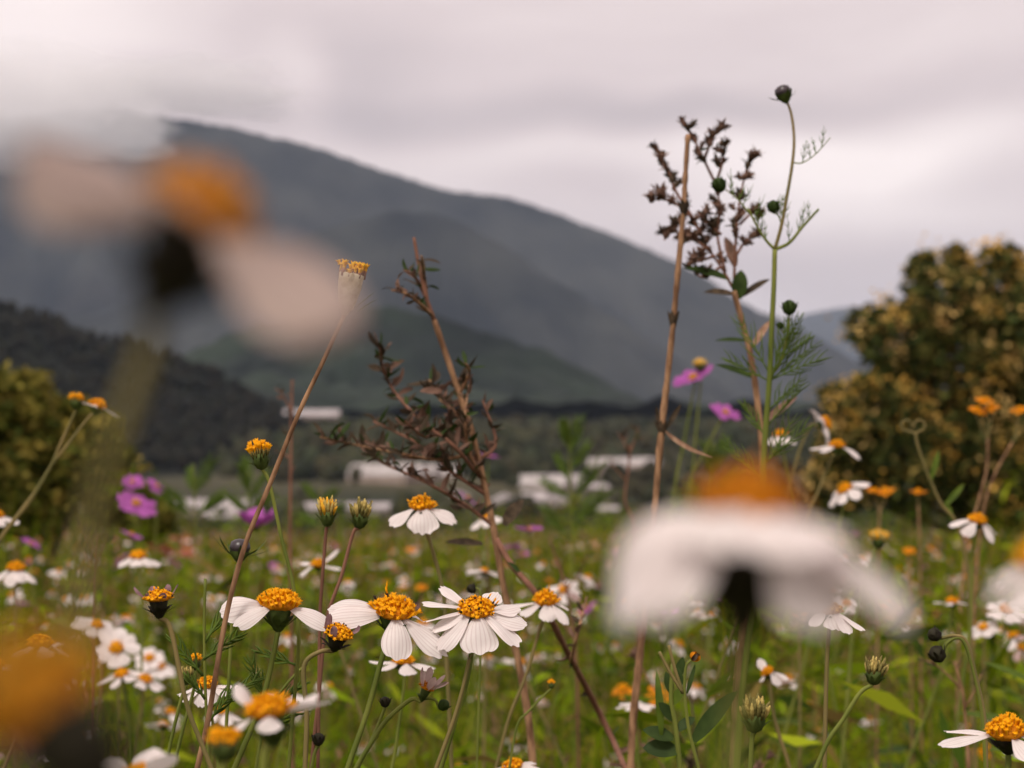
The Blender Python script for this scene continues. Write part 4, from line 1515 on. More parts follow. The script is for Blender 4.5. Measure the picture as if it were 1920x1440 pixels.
def tall_cosmos():
    d = 1.05
    k = d / F
    main = [(1474, 186), (1484, 215), (1489, 260), (1486, 305), (1477, 360), (1466, 420), (1453, 468), (1451, 540), (1447, 620), (1443, 710), (1437, 790), (1431, 880), (1426, 1000), (1408, 1150), (1390, 1300), (1380, 1440)]
    root = thing('tall_cosmos', 'tallest green stem with dark round bud above the skyline', 'flower', ground_of(main, d))
    tubepart(root, 'stem', main[:7], d, .0007, .0011, STEMO, 7)
    tubepart(root, 'stem', main[6:], d, .0014, .0022, STEMG, 7, True)
    bud(None, (1468, 172), d, 16, 20, [(1476, 190)], 'cosmos', (0, -18), seed=41, root=root, rstem=.0007)
    for (pl, r) in (([(1453, 468), (1480, 455), (1505, 425), (1535, 392)], .0011), ([(1451, 466), (1436, 450), (1420, 425), (1402, 390)], .0009), ([(1487, 305), (1505, 305), (1530, 288), (1557, 258)], .0004),
                    ([(1443, 705), (1462, 680), (1476, 630), (1480, 588)], .0011), ([(1466, 430), (1462, 410), (1452, 395)], .0005), ([(1404, 400), (1385, 375), (1360, 355)], .0005)):
        sp = tubepart(root, 'branch', pl, d, r, r * .6, STEMG, 6)
        mb = MB()
        for j in range(4):
            p = sp[int(len(sp) * (.35 + .15 * j)) % len(sp)]
            feather(mb, p, Vector((rnd.uniform(-.2, .5), rnd.uniform(-.3, .3), 1)), rnd.uniform(30, 55) * k, 2, .00035, j + int(pl[0][0]))
        mb.build('leaf', FEATH, root)
    bud(None, (1450, 387), d, 12, 14, [(1455, 400)], 'ball', (0, 0), seed=43, root=root, rstem=.0005)
    bud(None, (1348, 346), d, 14, 16, [(1358, 355)], 'ball', (0, -20), seed=45, root=root, rstem=.0005)
    bud(None, (1480, 576), d, 14, 18, [(1479, 592)], 'ball', (0, 0), seed=47, root=root, rstem=.0006)
    bud(None, (1463, 610), d, 7, 9, [(1470, 625)], 'ball', (0, -10), seed=49, root=root, rstem=.0004)
    for i, (x, y, dx, dy, l_) in enumerate([(1446, 708, .55, 1, 120), (1446, 712, .95, .8, 130), (1446, 715, .25, 1, 120), (1442, 700, -.5, 1, 130), (1442, 715, -1, .6, 100), (1450, 710, 1, .45, 110), (1468, 660, .5, 1, 90), (1468, 670, .9, .7, 80),
                                            (1438, 800, .8, 1, 110), (1436, 820, -.6, 1, 90), (1432, 870, .9, .8, 120), (1440, 770, 1, 1, 100), (1428, 900, -.8, .9, 110), (1430, 880, .6, 1, 130)]):
        mb = MB()
        feather(mb, P(x, y, d), Vector((dx, rnd.uniform(-.3, .3), dy)), l_ * k, 6, .00055, 7 * i, lob=.5)
        mb.build('leaf', FEATH, root)


tall_cosmos()

# --- mid-distance flowers one can pick out in the photograph
def cosmos(label, c, d, wpx, stem, tilt=(0, 0), cupang=(20, 5), n=8, seed=0, m=None, name='pink_cosmos'):
    L_ = wpx * .44
    return daisy(label, c, d, wpx * .10, ring(n, cupang[0], cupang[1], seed * 13, 5, seed), stem, tilt, L_, L_ * .72, name, 'flower', m or MAG, DISCY, STEMG, CALYX, .8, 30, 0, .0011, 1.4, seed, .05)


cosmos('magenta cosmos in front of the mountain, nearest the tall dry stalk', (1300, 706), 2.0, 84, [(1298, 745), (1282, 830), (1266, 910), (1255, 1040), (1250, 1200)], (24, -26), (24, 4), 8, 1)
cosmos('smaller magenta cosmos below and right of the first, by the seedy stem', (1360, 772), 2.1, 62, [(1345, 800), (1320, 850), (1295, 900), (1280, 1000), (1270, 1200)], (30, 24), (14, 0), 8, 2)
cosmos('large magenta cosmos seen side-on above the left meadow', (255, 942), 2.7, 84, [(262, 975), (268, 1060), (270, 1200), (270, 1400)], (30, 24), (10, -8), 8, 3)
cosmos('cup-shaped magenta cosmos crossed by the leaning stalk', (480, 982), 2.0, 96, [(480, 1010), (482, 1100), (485, 1250), (485, 1400)], (10, 0), (52, 34), 8, 4)
cosmos('small magenta cosmos uppermost in the left cluster', (247, 902), 3.2, 48, [(250, 920), (255, 1000), (256, 1100), (256, 1250)], (32, 14), (8, -6), 8, 5)
cosmos('small magenta cosmos right of the left cluster, tilted', (294, 910), 2.6, 42, [(296, 925), (292, 1000), (290, 1100), (290, 1250)], (25, 40), (5, -5), 8, 6)
cosmos('small magenta cosmos low under the dry bushy weed', (876, 932), 2.2, 44, [(878, 950), (885, 1030), (890, 1130), (890, 1250)], (0, 35), (10, 0), 8, 7)
cosmos('small magenta cosmos beside the upper stem of the bushy weed', (916, 853), 2.4, 42, [(915, 870), (910, 950), (905, 1050), (905, 1250)], (5, 10), (10, -5), 8, 8)
cosmos('magenta cosmos half hidden right of the bushy weed base', (992, 992), 2.2, 58, [(994, 1010), (1000, 1100), (1003, 1200), (1003, 1300)], (5, 0), (25, 0), 8, 9)
cosmos('dark magenta cosmos alone at far left in the shrub shade', (58, 1018), 2.3, 40, [(60, 1035), (64, 1100), (66, 1200), (66, 1320)], (10, 30), (15, 0), 8, 10)
cosmos('magenta cosmos just behind a white daisy under the left cluster', (246, 1000), 2.2, 52, [(250, 1020), (255, 1100), (256, 1200), (256, 1300)], (0, 20), (10, -20), 8, 11)
bud('tan bud just above the magenta cosmos by the tall stalk', (1313, 684), 2.0, 12, 14, [(1315, 700), (1308, 780), (1298, 900), (1290, 1100)], 'yellow', seed=50, rstem=.0010)

DS = dict(nfl=26, dark=.04, rstem=.0011)
W6 = lambda s, n=7, a0=-12, a1=-35: ring(n, a0, a1, s * 17, 9, s)
mid = [
    ('white daisy with wide drooping petals under the left cosmos cluster', (259, 1041), 1.6, 15, W6(1), [(262, 1080), (265, 1160), (266, 1300)], (6, 0), 34, 26),
    ('blurred white daisy at the left edge, two petals hanging', (30, 1063), 1.5, 16, W6(2, 8, -25, -55), [(28, 1110), (30, 1200), (30, 1350)], (8, 4), 38, 26),
    ('white daisy with wilted thin petals half off the left edge', (-8, 965), 1.5, 15, W6(3, 6), [(-10, 1010), (-20, 1100), (-25, 1300)], (5, 0), 38, 26),
    ('tilted daisy at end of the slanting stem before the left hill', (184, 758), 1.3, 16, [(150, 1.0, .6, 8, 0), (330, 1.0, .7, -5, -10), (180, 1.1, .6, 0, -5), (0, .9, .6, -5, -15), (270, .5, .7, -5, -20)], [(168, 782), (130, 830), (95, 875), (60, 930), (0, 1010), (-60, 1110)], (-8, 18), 40, 24),
    ('white daisy looking straight at the lens, lower left cluster', (218, 1212), 1.15, 13, W6(5, 8, 2, -8), [(222, 1260), (228, 1340), (230, 1440)], (52, 6), 36, 26),
    ('white daisy just above left of the lens-facing one', (180, 1170), 1.2, 11, W6(6, 7, 5, -20), [(190, 1215), (200, 1300), (205, 1440)], (25, 18), 36, 24),
    ('white daisy with thin ragged disc behind the bottom left blur', (76, 1205), 1.0, 23, W6(7, 6, -12, -35), [(80, 1260), (86, 1350), (90, 1440)], (2, 0), 48, 28),
    ('flat white daisy low in the left cluster', (228, 1262), 1.1, 13, W6(8, 6, 0, -20), [(235, 1300), (245, 1370), (250, 1440)], (15, -10), 40, 24),
    ('white daisy slanting right in the left cluster', (273, 1272), 1.1, 12, W6(9, 6, 0, -15), [(270, 1310), (262, 1380), (260, 1440)], (12, 25), 36, 22),
    ('small white daisy facing forward right of the left cluster', (280, 1232), 1.5, 9, W6(10, 8, 2, -8), [(283, 1270), (287, 1340), (290, 1440)], (45, 0), 24, 18),
    ('small white daisy tucked below the forward facing small one', (300, 1248), 1.5, 10, W6(11, 7, -5, -40), [(303, 1290), (305, 1350), (305, 1440)], (25, 0), 28, 20),
    ('white daisy sliver at the left edge above the orange blur', (2, 1246), 1.1, 12, W6(12, 6, 0, -10), [(0, 1290), (0, 1360), (0, 1440)], (5, 0), 26, 20),
    ('white daisy with small ball disc behind the lower left stems', (306, 1358), 1.1, 10, W6(13, 6, 10, -15), [(310, 1390), (312, 1420), (314, 1440)], (-20, 0), 32, 22),
    ('white daisy right behind the broad-petalled daisy stem', (416, 1332), 1.1, 11, W6(14, 6, -15, -45), [(418, 1370), (420, 1410), (420, 1440)], (12, 0), 34, 24),
    ('flat white daisy behind the upright-petalled blur', (533, 1304), 1.15, 12, W6(15, 7, -5, -20), [(535, 1340), (537, 1400), (538, 1440)], (10, 0), 38, 24),
    ('white daisy with petals flung right below the spent pair', (596, 1056), 1.45, 12, [(20, 1.2, .7, 45, 35), (340, 1.1, .7, 0, -10), (200, .9, .7, -20, -50), (160, .8, .7, 10, -5)], [(600, 1100), (604, 1180), (606, 1300)], (15, 0), 36, 22),
    ('white daisy on branching stem left of the blossoming tree', (1570, 833), 1.6, 14, [(190, 1.2, .7, -5, -20), (215, 1.0, .8, -10, -30), (330, 1.15, .7, -15, -45), (350, 1.0, .6, -10, -45), (90, .8, .8, 0, -10)], [(1556, 868), (1535, 920), (1510, 980), (1500, 1100), (1500, 1300)], (2, 4), 38, 26),
    ('sideways white daisy turned right, topmost by the tree', (1546, 790), 1.7, 13, W6(18, 7, -5, -30), [(1520, 800), (1508, 850), (1502, 930), (1500, 1100)], (8, 62), 34, 24),
    ('small white daisy left of the tree between the thread leaves', (1464, 813), 1.8, 12, W6(19, 7, -20, -50), [(1466, 850), (1470, 950), (1472, 1100)], (8, 0), 26, 20),
    ('ragged white daisy over a yellow one beside the tree', (1586, 914), 1.7, 14, W6(20, 7, 5, -40), [(1584, 960), (1575, 1060), (1570, 1250)], (14, -30), 38, 24),
    ('white daisy tilted right on stem at right, above meadow', (1832, 973), 1.4, 17, [(200, 1.2, .9, -10, -40), (235, 1.0, .9, -25, -60), (310, 1.1, .9, -20, -60), (350, .8, .7, -10, -40), (90, .8, .8, 0, -10)], [(1826, 1015), (1826, 1080), (1830, 1170), (1824, 1280), (1820, 1440)], (10, 14), 42, 30),
    ('pale daisy with many thin petals at the right', (1888, 1140), 1.7, 11, W6(22, 10, 5, -25), [(1886, 1190), (1880, 1280), (1878, 1400)], (30, 0), 34, 18),
    ('small white daisy with orange eye right of the nodding buds', (1844, 1174), 1.7, 9, W6(23, 6, 0, -25), [(1842, 1215), (1838, 1290), (1836, 1400)], (30, -20), 24, 20),
    ('white daisy with hanging petals behind the blurred right petal', (1585, 1128), 2.0, 9, W6(24, 7, 0, -25), [(1586, 1170), (1588, 1240), (1588, 1350)], (30, 0), 24, 19),
    ('thin faded daisy on a bare stem at right', (1786, 1126), 1.6, 11, W6(25, 6, 0, -10), [(1790, 1170), (1800, 1260), (1806, 1400)], (2, 0), 30, 14),
    ('two-petalled white daisy behind the bushy weed foot', (912, 968), 1.7, 10, W6(26, 6, -10, -35), [(914, 1000), (918, 1080), (920, 1200)], (10, -15), 30, 22),
    ('white daisy above the small right-of-centre daisy', (908, 1070), 1.7, 9, W6(27, 7, 5, -30), [(910, 1100), (914, 1180), (916, 1300)], (-6, 6), 34, 24),
    ('white daisy with split petals above the spent seed bud', (1440, 1258), 1.2, 12, [(100, .9, .7, 60, 50), (300, .9, .8, -40, -70), (340, 1.0, .8, -30, -60), (200, .5, .7, -10, -40)], [(1438, 1290), (1432, 1350), (1430, 1440)], (12, -25), 34, 26),
    ('flat white daisy crossing the tall stalk foot', (1190, 1318), 1.35, 7, W6(29, 6, 0, -15), [(1190, 1345), (1190, 1400), (1190, 1440)], (6, 0), 36, 18),
    ('white daisy half hidden by the bottom edge, right of the centre stem', (963, 1432), 1.0, 18, W6(30, 6, 0, -30), [(965, 1470), (966, 1520)], (10, -8), 42, 26),
]
for i, (lab, c, d, rp, pet, st, tl, lp, wp) in enumerate(mid):
    if 4 <= i <= 14 and i != 6:
        d *= 1.45
    if i > 3 and abs(st[-1][0] - st[0][0]) < 25:
        ln_ = rnd.uniform(-.34, .34)
        st = [(q[0] + (q[1] - c[1]) * ln_ * (.6 + .4 * (q[1] - c[1]) / 200), q[1]) for q in st]
    daisy(lab, c, d, rp, pet, st, tl, lp, wp, seed=100 + i, smat=rnd.choice((STEMG, STEMO)), **DS)
bud('orange bud at the top of the slanting stem before the left hill', (143, 752), 1.3, 13, 18, [(138, 780), (115, 830), (95, 875), (60, 935), (0, 1012), (-60, 1115)], 'orange', (0, 0), seed=60, rstem=.0012, smat=STEMO)


def marigold(label, heads, d, join, stem, wpx=56, seed=0):
    """orange flat-topped flower: heads on short forks from one stem"""
    root = thing('orange_flower', label, 'flower', ground_of(stem, d))
    k = d / F
    tubepart(root, 'stem', [join] + stem, d, .0011, .0016, STEMB, 6, True)
    for i, (x, y) in enumerate(heads):
        M = frame(P(x, y, d), rnd.uniform(16, 30), rnd.uniform(-15, 15))
        Rd = wpx * .16 * k
        disc_geo(Rd, Rd * .8, 22, 0, seed + i, M).build('flower_disc', [DISC, DISCD, ANTH], root)
        calyx_geo(Rd, Rd * 1.5, M, 8, 1, 20, seed).build('calyx', CALYXD, root)
        for pt in ring(8, 5, -12, seed * 7 + i * 20, 6, seed + i):
            petal_geo(wpx * .36 * k * pt[1], wpx * .22 * k * pt[2], pt[3], pt[4], .05, .1, seed + i, 8, 6, None, M @ rotz(pt[0]) @ Matrix.Translation((Rd * .7, 0, 0))).build('petal', ORAY, root)
        hb = M @ Vector((0, 0, -Rd * 1.45))
        sp = catmull([hb, hb.lerp(P(*join, d), .5) + Vector((0, 0, -8 * k)), P(*join, d)], 5)
        mb = MB()
        mb.tube(sp, .0009, 6)
        mb.build('branch', STEMO, root)
    return root


marigold('orange three-headed flower on forked stem before the tree', [(1833, 768), (1858, 764), (1846, 750)], 1.9, (1852, 822), [(1850, 880), (1835, 940), (1815, 1010), (1800, 1150), (1795, 1350)], 40, 1)
marigold('orange flower at the right edge on long curved stem', [(1912, 768), (1930, 766)], 1.9, (1898, 830), [(1870, 880), (1850, 930), (1838, 1000), (1826, 1150), (1822, 1350)], 40, 2)
marigold('flat orange flower low before the dark tree base', [(1640, 920), (1660, 920)], 2.2, (1650, 950), [(1648, 1000), (1646, 1100), (1645, 1250)], 38, 3)
marigold('single orange flower right of the flat pair at the tree base', [(1722, 921)], 2.2, (1722, 950), [(1724, 1000), (1726, 1100), (1727, 1250)], 36, 4)
marigold('small orange flower in the right meadow below the tree', [(1704, 1032)], 2.4, (1704, 1050), [(1706, 1100), (1708, 1180), (1709, 1300)], 30, 5)
marigold('small orange flower in the left mid meadow near the daisy high above', [(790, 1100)], 2.4, (790, 1120), [(790, 1170), (791, 1240), (792, 1350)], 30, 6)
marigold('tiny orange flower above the other one in the centre meadow', [(770, 1030)], 3.0, (770, 1045), [(771, 1080), (772, 1130), (772, 1250)], 24, 7)


def fiddle():
    d = 1.5
    k = d / F
    pl = [(1716, 812), (1722, 840), (1740, 890), (1765, 945), (1795, 985), (1815, 1080), (1822, 1250)]
    root = thing('curled_tip_plant', 'green stem ending in two curled loops before the tree', 'plant', ground_of(pl, d))
    tubepart(root, 'stem', pl, d, .0010, .0017, STEMO, 6, True)
    for sg in (-1, 1):
        lp = [(1716, 812)]
        for j in range(1, 12):
            a = -.5 * math.pi + sg * (j / 11) * 5.2
            lp.append((1712 + sg * 12 + 10 * math.cos(a) * 1.0, 800 - 10 * math.sin(a) - 2))
        tubepart(root, 'curl', lp, d, .0010, .0006, STEMO, 5)
    for (x, y, dx, dy, l_) in ((1745, 900, .3, 1, 60), (1770, 950, .8, .9, 60), (1785, 975, -.3, 1, 40)):
        mb = MB()
        mb.leaf(P(x, y, d), Vector((dx, 0, dy)), l_ * k, 12 * k, .2, 0, 5, .3, up=Vector((0, -1, .3)))
        mb.build('leaf', LEAFG, root)


fiddle()
# blurred green feathery plants behind
thread_plant('blurred bright green feathery plant left of the white house', 2.6, [(362, 870), (365, 930), (368, 1000), (368, 1150)],
             [(364, 930, -.5, 1, 75), (364, 925, .5, 1, 75), (365, 950, -1, .7, 70), (365, 950, 1, .8, 75), (363, 920, 0, 1, 60), (366, 980, -.8, .8, 80), (366, 980, .9, .8, 80)], .0014, m=FEATHB, w=.0011, n=13, lob=.55)
thread_plant('blurred bright green feathery plant right of the white house', 2.6, [(465, 885), (467, 940), (470, 1010), (470, 1150)],
             [(466, 940, -.4, 1, 70), (466, 935, .4, 1, 70), (467, 960, -.9, .7, 60), (467, 960, .9, .8, 60), (466, 930, 0, 1, 60)], .0014, m=FEATHB, w=.0011, n=13, lob=.55)
thread_plant('blurred bright green feathery plant behind the yellow-green bud', 2.6, [(600, 915), (602, 960), (604, 1020), (604, 1150)],
             [(601, 960, -.4, 1, 60), (601, 955, .4, 1, 60), (602, 980, -.9, .8, 50), (602, 980, .9, .8, 50)], .0014, m=FEATHB, w=.0011, n=13, lob=.55)
thread_plant('tall blurred feathery green plant right of the house cluster', 2.4, [(1066, 790), (1068, 850), (1070, 930), (1072, 1020), (1074, 1200)],
             [(1067, 850, -.4, 1, 70), (1067, 845, .5, 1, 75), (1068, 900, -.7, 1, 80), (1068, 900, .8, 1, 85), (1069, 950, -.9, .9, 80), (1069, 950, .9, .9, 85), (1070, 1000, -.9, .9, 90), (1070, 1000, .9, .9, 90), (1067, 830, 0, 1, 50)], .0016, m=FEATHB, w=.0011, n=13, lob=.55)
thread_plant('blurred green feathery plant behind the blurred orange disc', 2.2, [(1338, 830), (1334, 900), (1330, 980), (1328, 1150)],
             [(1336, 900, -.4, 1, 80), (1336, 890, .4, 1, 80), (1334, 950, -.7, 1, 80), (1334, 950, .8, 1, 85), (1332, 990, -.8, .9, 80), (1332, 990, .8, .9, 80)], .0016, m=FEATHB, w=.0011, n=13, lob=.55)


def twiggy(label, d, pl, seed, forks, r=.0018, m=None):
    root = thing('dry_twig', label, 'dry twig', ground_of(pl, d))
    k = d / F
    sp = tubepart(root, 'stem', pl, d, r * .5, r, m or STEMR, 6, True)
    for i, f in enumerate(forks):
        s2 = tubepart(root, 'twig', f, d, r * .45, r * .25, m or STEMR, 5)
        dry_leaves(root, s2, 4, 20 * k, seed + i, .4)
    dry_leaves(root, sp[:len(sp) // 3], 4, 24 * k, seed + 9, 0)
    return root


twiggy('thin reddish dry stem just right of the leaning stalk', 1.7, [(548, 712), (546, 800), (545, 900), (544, 1000), (546, 1150), (548, 1350)], 200, [[(546, 770), (530, 740), (516, 728)], [(545, 860), (530, 850), (516, 846)]], .0022)
twiggy('small forked dry twig left of the tall dry stalk', 1.9, [(1182, 835), (1178, 880), (1172, 940), (1190, 985), (1195, 1080), (1196, 1250)], 210, [[(1180, 850), (1168, 825), (1160, 815)], [(1181, 850), (1190, 825), (1197, 805)], [(1174, 900), (1155, 880), (1146, 862)]], .002)
twiggy('dry twig rising left of the tall dry stalk foot', 1.8, [(1030, 1010), (1060, 1100), (1080, 1230), (1085, 1440)], 220, [[(1060, 1110), (1090, 1070), (1100, 1040)], [(1078, 1200), (1050, 1160), (1040, 1130)]], .002)
twiggy('brown dry twig in the left meadow below the cosmos', 2.0, [(180, 1000), (176, 1060), (174, 1130), (172, 1280)], 230, [[(178, 1040), (160, 1000), (152, 985)], [(176, 1060), (195, 1020), (200, 1000)]], .002)
twiggy('brown dry twig low at the right among grass', 1.3, [(1790, 1240), (1805, 1300), (1812, 1370), (1815, 1440)], 240, [[(1800, 1290), (1760, 1250), (1725, 1235)], [(1808, 1330), (1830, 1290), (1840, 1265)]], .0018, STEMB)

# ================================================================== THE MEADOW
PETW = [petal_geo(.019 * rnd.uniform(.9, 1.1), .0105 * rnd.uniform(.85, 1.2), rnd.uniform(-10, 8), rnd.uniform(-45, -5), .05, .12, i, 5, 4).mesh('petal', [WHITE if i < 7 else PALEPK]) for i in range(9)]
PETM = [petal_geo(.024, .017 * rnd.uniform(.85, 1.2), rnd.uniform(0, 30), rnd.uniform(-15, 10), .05, .12, i, 5, 4).mesh('petal', [MAG]) for i in range(4)]
PETC = [petal_geo(.022, .016, rnd.uniform(0, 20), rnd.uniform(-15, 10), .05, .12, i, 5, 4).mesh('petal', [CORAL]) for i in range(3)]
PETO = [petal_geo(.013, .008, rnd.uniform(0, 15), rnd.uniform(-25, 5), .05, .12, i, 5, 4).mesh('petal', [ORAY]) for i in range(3)]


def small_disc(seed, m):
    mb = disc_geo(.0062, .0045, 14, 0, seed)
    return mb.mesh('flower_disc', [m, DISCD, ANTH])


DSC = [small_disc(i, DISC) for i in range(3)]
DSY = [small_disc(i, DISCY) for i in range(2)]
CAL = [calyx_geo(.0062, .0075, None, 6, 1.0, 20, i).mesh('calyx', [CALYX]) for i in range(2)]


def zone(px, d):
    h = 'left' if px < 640 else ('middle' if px < 1280 else 'right')
    v = 'near' if d < 3.2 else 'far'
    return h, v


def pixel(p):
    q = p - CAM
    d = q.dot(FW)
    return 960 + q.x / d * F, 720 - q.dot(UPV) / d * F, d


mr = random.Random(77)
used = []


def scatter(n, dmin, dmax, zlo, zhi, pw=1.0, ymin=985, ymax=1450):
    """spots in the meadow that the photograph's view takes in"""
    res = []
    tries = 0
    while len(res) < n and tries < n * 60:
        tries += 1
        d = dmin + (dmax - dmin) * mr.random() ** pw
        px = mr.uniform(-60, 1980)
        z = mr.uniform(zlo, zhi) if mr.random() < .6 else mr.triangular(zlo, zhi, zlo)
        x = (px - 960) / F * d
        p = Vector((x, d, z))
        a, b, dd = pixel(p)
        if not (ymin < b < ymax):
            continue
        # keep the open view of the sharp flowers from being covered by near ones
        if d < 2.0 and any(abs(a - u) < 60 and abs(b - v) < 50 for u, v in ((893, 1140), (738, 1142), (524, 1128), (1024, 1123))):
            continue
        res.append((p, a, b, d))
    return res


def meadow_flower(p, a, d, petals, discs, npet, name, label, group, tiltmax=40, scale=1.0, smat=None):
    base = Vector((p.x + mr.gauss(0, .14), p.y + mr.uniform(-.1, .1), 0))
    root = thing(name, label, 'flower', base, group)
    tw = mr.gauss(14, 22)
    M = frame(p, max(-35, min(70, tw)), mr.gauss(0, tiltmax * .6)) @ rotz(mr.uniform(0, 60)) @ Matrix.Scale(scale, 4)
    link('flower_disc', mr.choice(discs), root, M)
    if d < 5:
        link('calyx', mr.choice(CAL), root, M)
    sh = mr.random()
    for i in range(npet):
        if mr.random() < .06:
            continue
        pm = mr.choice(petals)
        m = M @ rotz(360 / npet * i + mr.uniform(-10, 10)) @ Matrix.Translation((.0042, 0, -.0006)) @ Matrix.Rotation(R(mr.uniform(-14, 26) + sh * 14), 4, 'Y')
        link('petal', pm, root, m)
    hb = M @ Vector((0, 0, -.006))
    mb = MB()
    mid_ = hb.lerp(base, .5) + Vector((mr.uniform(-.03, .03), mr.uniform(-.03, .03), 0))
    ax = (M.to_3x3() @ Vector((0, 0, -1))).normalized()
    mb.tube(catmull([hb, hb + ax * .03 + Vector((0, 0, -.02)), mid_, base], 3), [.0007 + .00003 * i for i in range(10)], 5)
    mb.build('stem', smat or mr.choice((STEMG, STEMG, STEMO)), root)
    return root


for (p, a, b, d) in sorted(scatter(280, 1.7, 8.0, .55, .90, .85), key=lambda q: q[3]):
    h, v = zone(a, d)
    meadow_flower(p, a, d, PETW, DSC, mr.choice((5, 6, 6, 7, 8)), 'white_daisy',
                  f'small blurred white daisy scattered in the {v} meadow grass, {h} third', f'small white daisies of the {v} meadow, {h}', scale=mr.uniform(.72, 1.12))
for (p, a, b, d) in scatter(46, 2.6, 10, .62, .92, .9, 990, 1150):
    h, v = zone(a, d)
    meadow_flower(p, a, d, PETM, DSY, 8, 'pink_cosmos', f'small blurred mauve cosmos in the {v} meadow, {h} third', f'small mauve cosmos of the {v} meadow, {h}', scale=mr.uniform(.6, .95))
for (p, a, b, d) in scatter(30, 1.6, 7, .58, .88, .9, 1020, 1440):
    h, v = zone(a, d)
    meadow_flower(p, a, d, PETO, DSC, mr.choice((4, 7, 8)), 'orange_flower', f'tiny blurred orange flower in the {v} meadow, {h} third', f'tiny orange flowers of the {v} meadow, {h}', scale=mr.uniform(.7, 1.0))
for i in range(14):
    px = mr.uniform(280, 410)
    d = mr.uniform(6.0, 8.0)
    p = P(px, mr.uniform(1008, 1045), d)
    meadow_flower(p, px, d, PETC, DSY, 8, 'coral_cosmos', 'blurred coral red flower in the red patch below the white house', 'coral flowers of the red patch', scale=1.0)


def weed(p, a, d, dry):
    h, v = zone(a, d)
    base = Vector((p.x + mr.gauss(0, .1), p.y, 0))
    if dry:
        root = thing('dry_weed', f'brown dead weed with seed heads in the {v} meadow, {h} third', 'dry weed', base, f'brown dead weeds of the {v} meadow, {h}')
    else:
        root = thing('leafy_weed', f'green leafy weed in the {v} meadow, {h} third', 'plant', base, f'green leafy weeds of the {v} meadow, {h}')
    mid_ = p.lerp(base, .5) + Vector((mr.uniform(-.04, .04), 0, 0))
    sp = catmull([p, p.lerp(mid_, .3) + Vector((mr.uniform(-.01, .01), 0, 0)), mid_, base], 4)
    mb = MB()
    mb.tube(sp, [.0008 + .00004 * i for i in range(len(sp))], 5)
    mb.build('stem', mr.choice((STEMR, STEMB, DRYD)) if dry else STEMG, root)
    if dry:
        for i in range(mr.randint(5, 9)):
            q = sp[0].lerp(sp[4], mr.random() * .9)
            e = q + Vector((mr.uniform(-.05, .05), mr.uniform(-.03, .03), mr.uniform(.0, .05)))
            m2 = MB()
            m2.tube([q - Vector((0, 0, .03)), e], [.0008, .0005], 4)
            m2.build('twig', STEMR, root)
            link('seed_head', mr.choice(SEEDH), root, basis(e, e - q + Vector((0, 0, .02)), mr.uniform(.006, .011), 0, 'Z'))
    else:
        for i in range(mr.randint(7, 13)):
            t = mr.random() * 7
            q = sp[int(t)].lerp(sp[int(t) + 1], t % 1)
            link('leaf', mr.choice(GREENLEAF), root, basis(q, Vector((mr.uniform(-1, 1), mr.uniform(-1, 1), mr.uniform(.0, .9))), mr.uniform(.035, .085), mr.uniform(-.5, .5)))


for (p, a, b, d) in scatter(34, 1.3, 6, .62, .90, .9, 1000, 1440):
    weed(p, a, d, True)
for (p, a, b, d) in scatter(40, 1.15, 5, .62, .88, .9, 1060, 1440):
    weed(p, a, d, False)


# --- stuff: grass, dry grass, farther specks of flowers
def wedge(n, d0, d1, pw=1.0, k=.36, m=.5):
    d = d0 + (d1 - d0) * nr.random(n) ** pw
    x = nr.uniform(-1, 1, n) * (k * d + m)
    return x, d


def grass_mesh(specs):
    """specs: (x, y, height, width, lean, colour)"""
    VV, FF, CC = [], [], []
    off = 0
    for (x, y, h, w, lean, col, z0) in specs:
        n = len(x)
        th = nr.uniform(0, 2 * np.pi, n)
        ld = np.stack([np.cos(th), np.sin(th)], -1)
        fa = nr.uniform(0, 2 * np.pi, n)
        sd = np.stack([np.cos(fa), np.sin(fa)], -1)
        ts = np.array([0, .4, .75, 1.0])
        ws = np.array([.8, 1.0, .62, 0.0])
        rows = []
        for t, wv in zip(ts, ws):
            q = ld * (lean * h)[:, None] * t ** 2
            ctr = np.stack([x + q[:, 0], y + q[:, 1], z0 + h * (t - .25 * lean * t * t)], -1)
            s3 = np.concatenate([sd * (w * wv * .5)[:, None], np.zeros((n, 1))], 1)
            if wv > 0:
                rows += [ctr - s3, ctr + s3]
            else:
                rows += [ctr]
        V = np.stack(rows, 1)
        b = off + np.arange(n)[:, None] * 7
        tri = np.array([[0, 1, 3], [0, 3, 2], [2, 3, 5], [2, 5, 4], [4, 5, 6]])
        FF.append((b[:, :, None] + tri[None]).reshape(-1, 3))
        VV.append(V.reshape(-1, 3))
        CC.append(np.repeat(col[:, None, :], 7, 1).reshape(-1, 3))
        off += n * 7
    return np.concatenate(VV), np.concatenate(FF), np.concatenate(CC)


PAL = np.array([(.15, .235, .004), (.09, .16, .004), (.23, .27, .007), (.038, .082, .003), (.24, .19, .026), (.165, .11, .03)])


def gcols(x, y, dry=.25):
    patch = vnoise(x * .55, y * .35, 31, 3)
    n = len(x)
    pd = np.clip(dry + (patch - .5) * 1.1, .04, .9)
    i = np.where(nr.random(n) < pd, nr.integers(4, 6, n), nr.integers(0, 4, n))
    return PAL[i] * nr.uniform(.5, 1.7, (n, 1)) * (.12 + 1.55 * vnoise(x * 1.5, y * .9, 52, 3))[:, None]


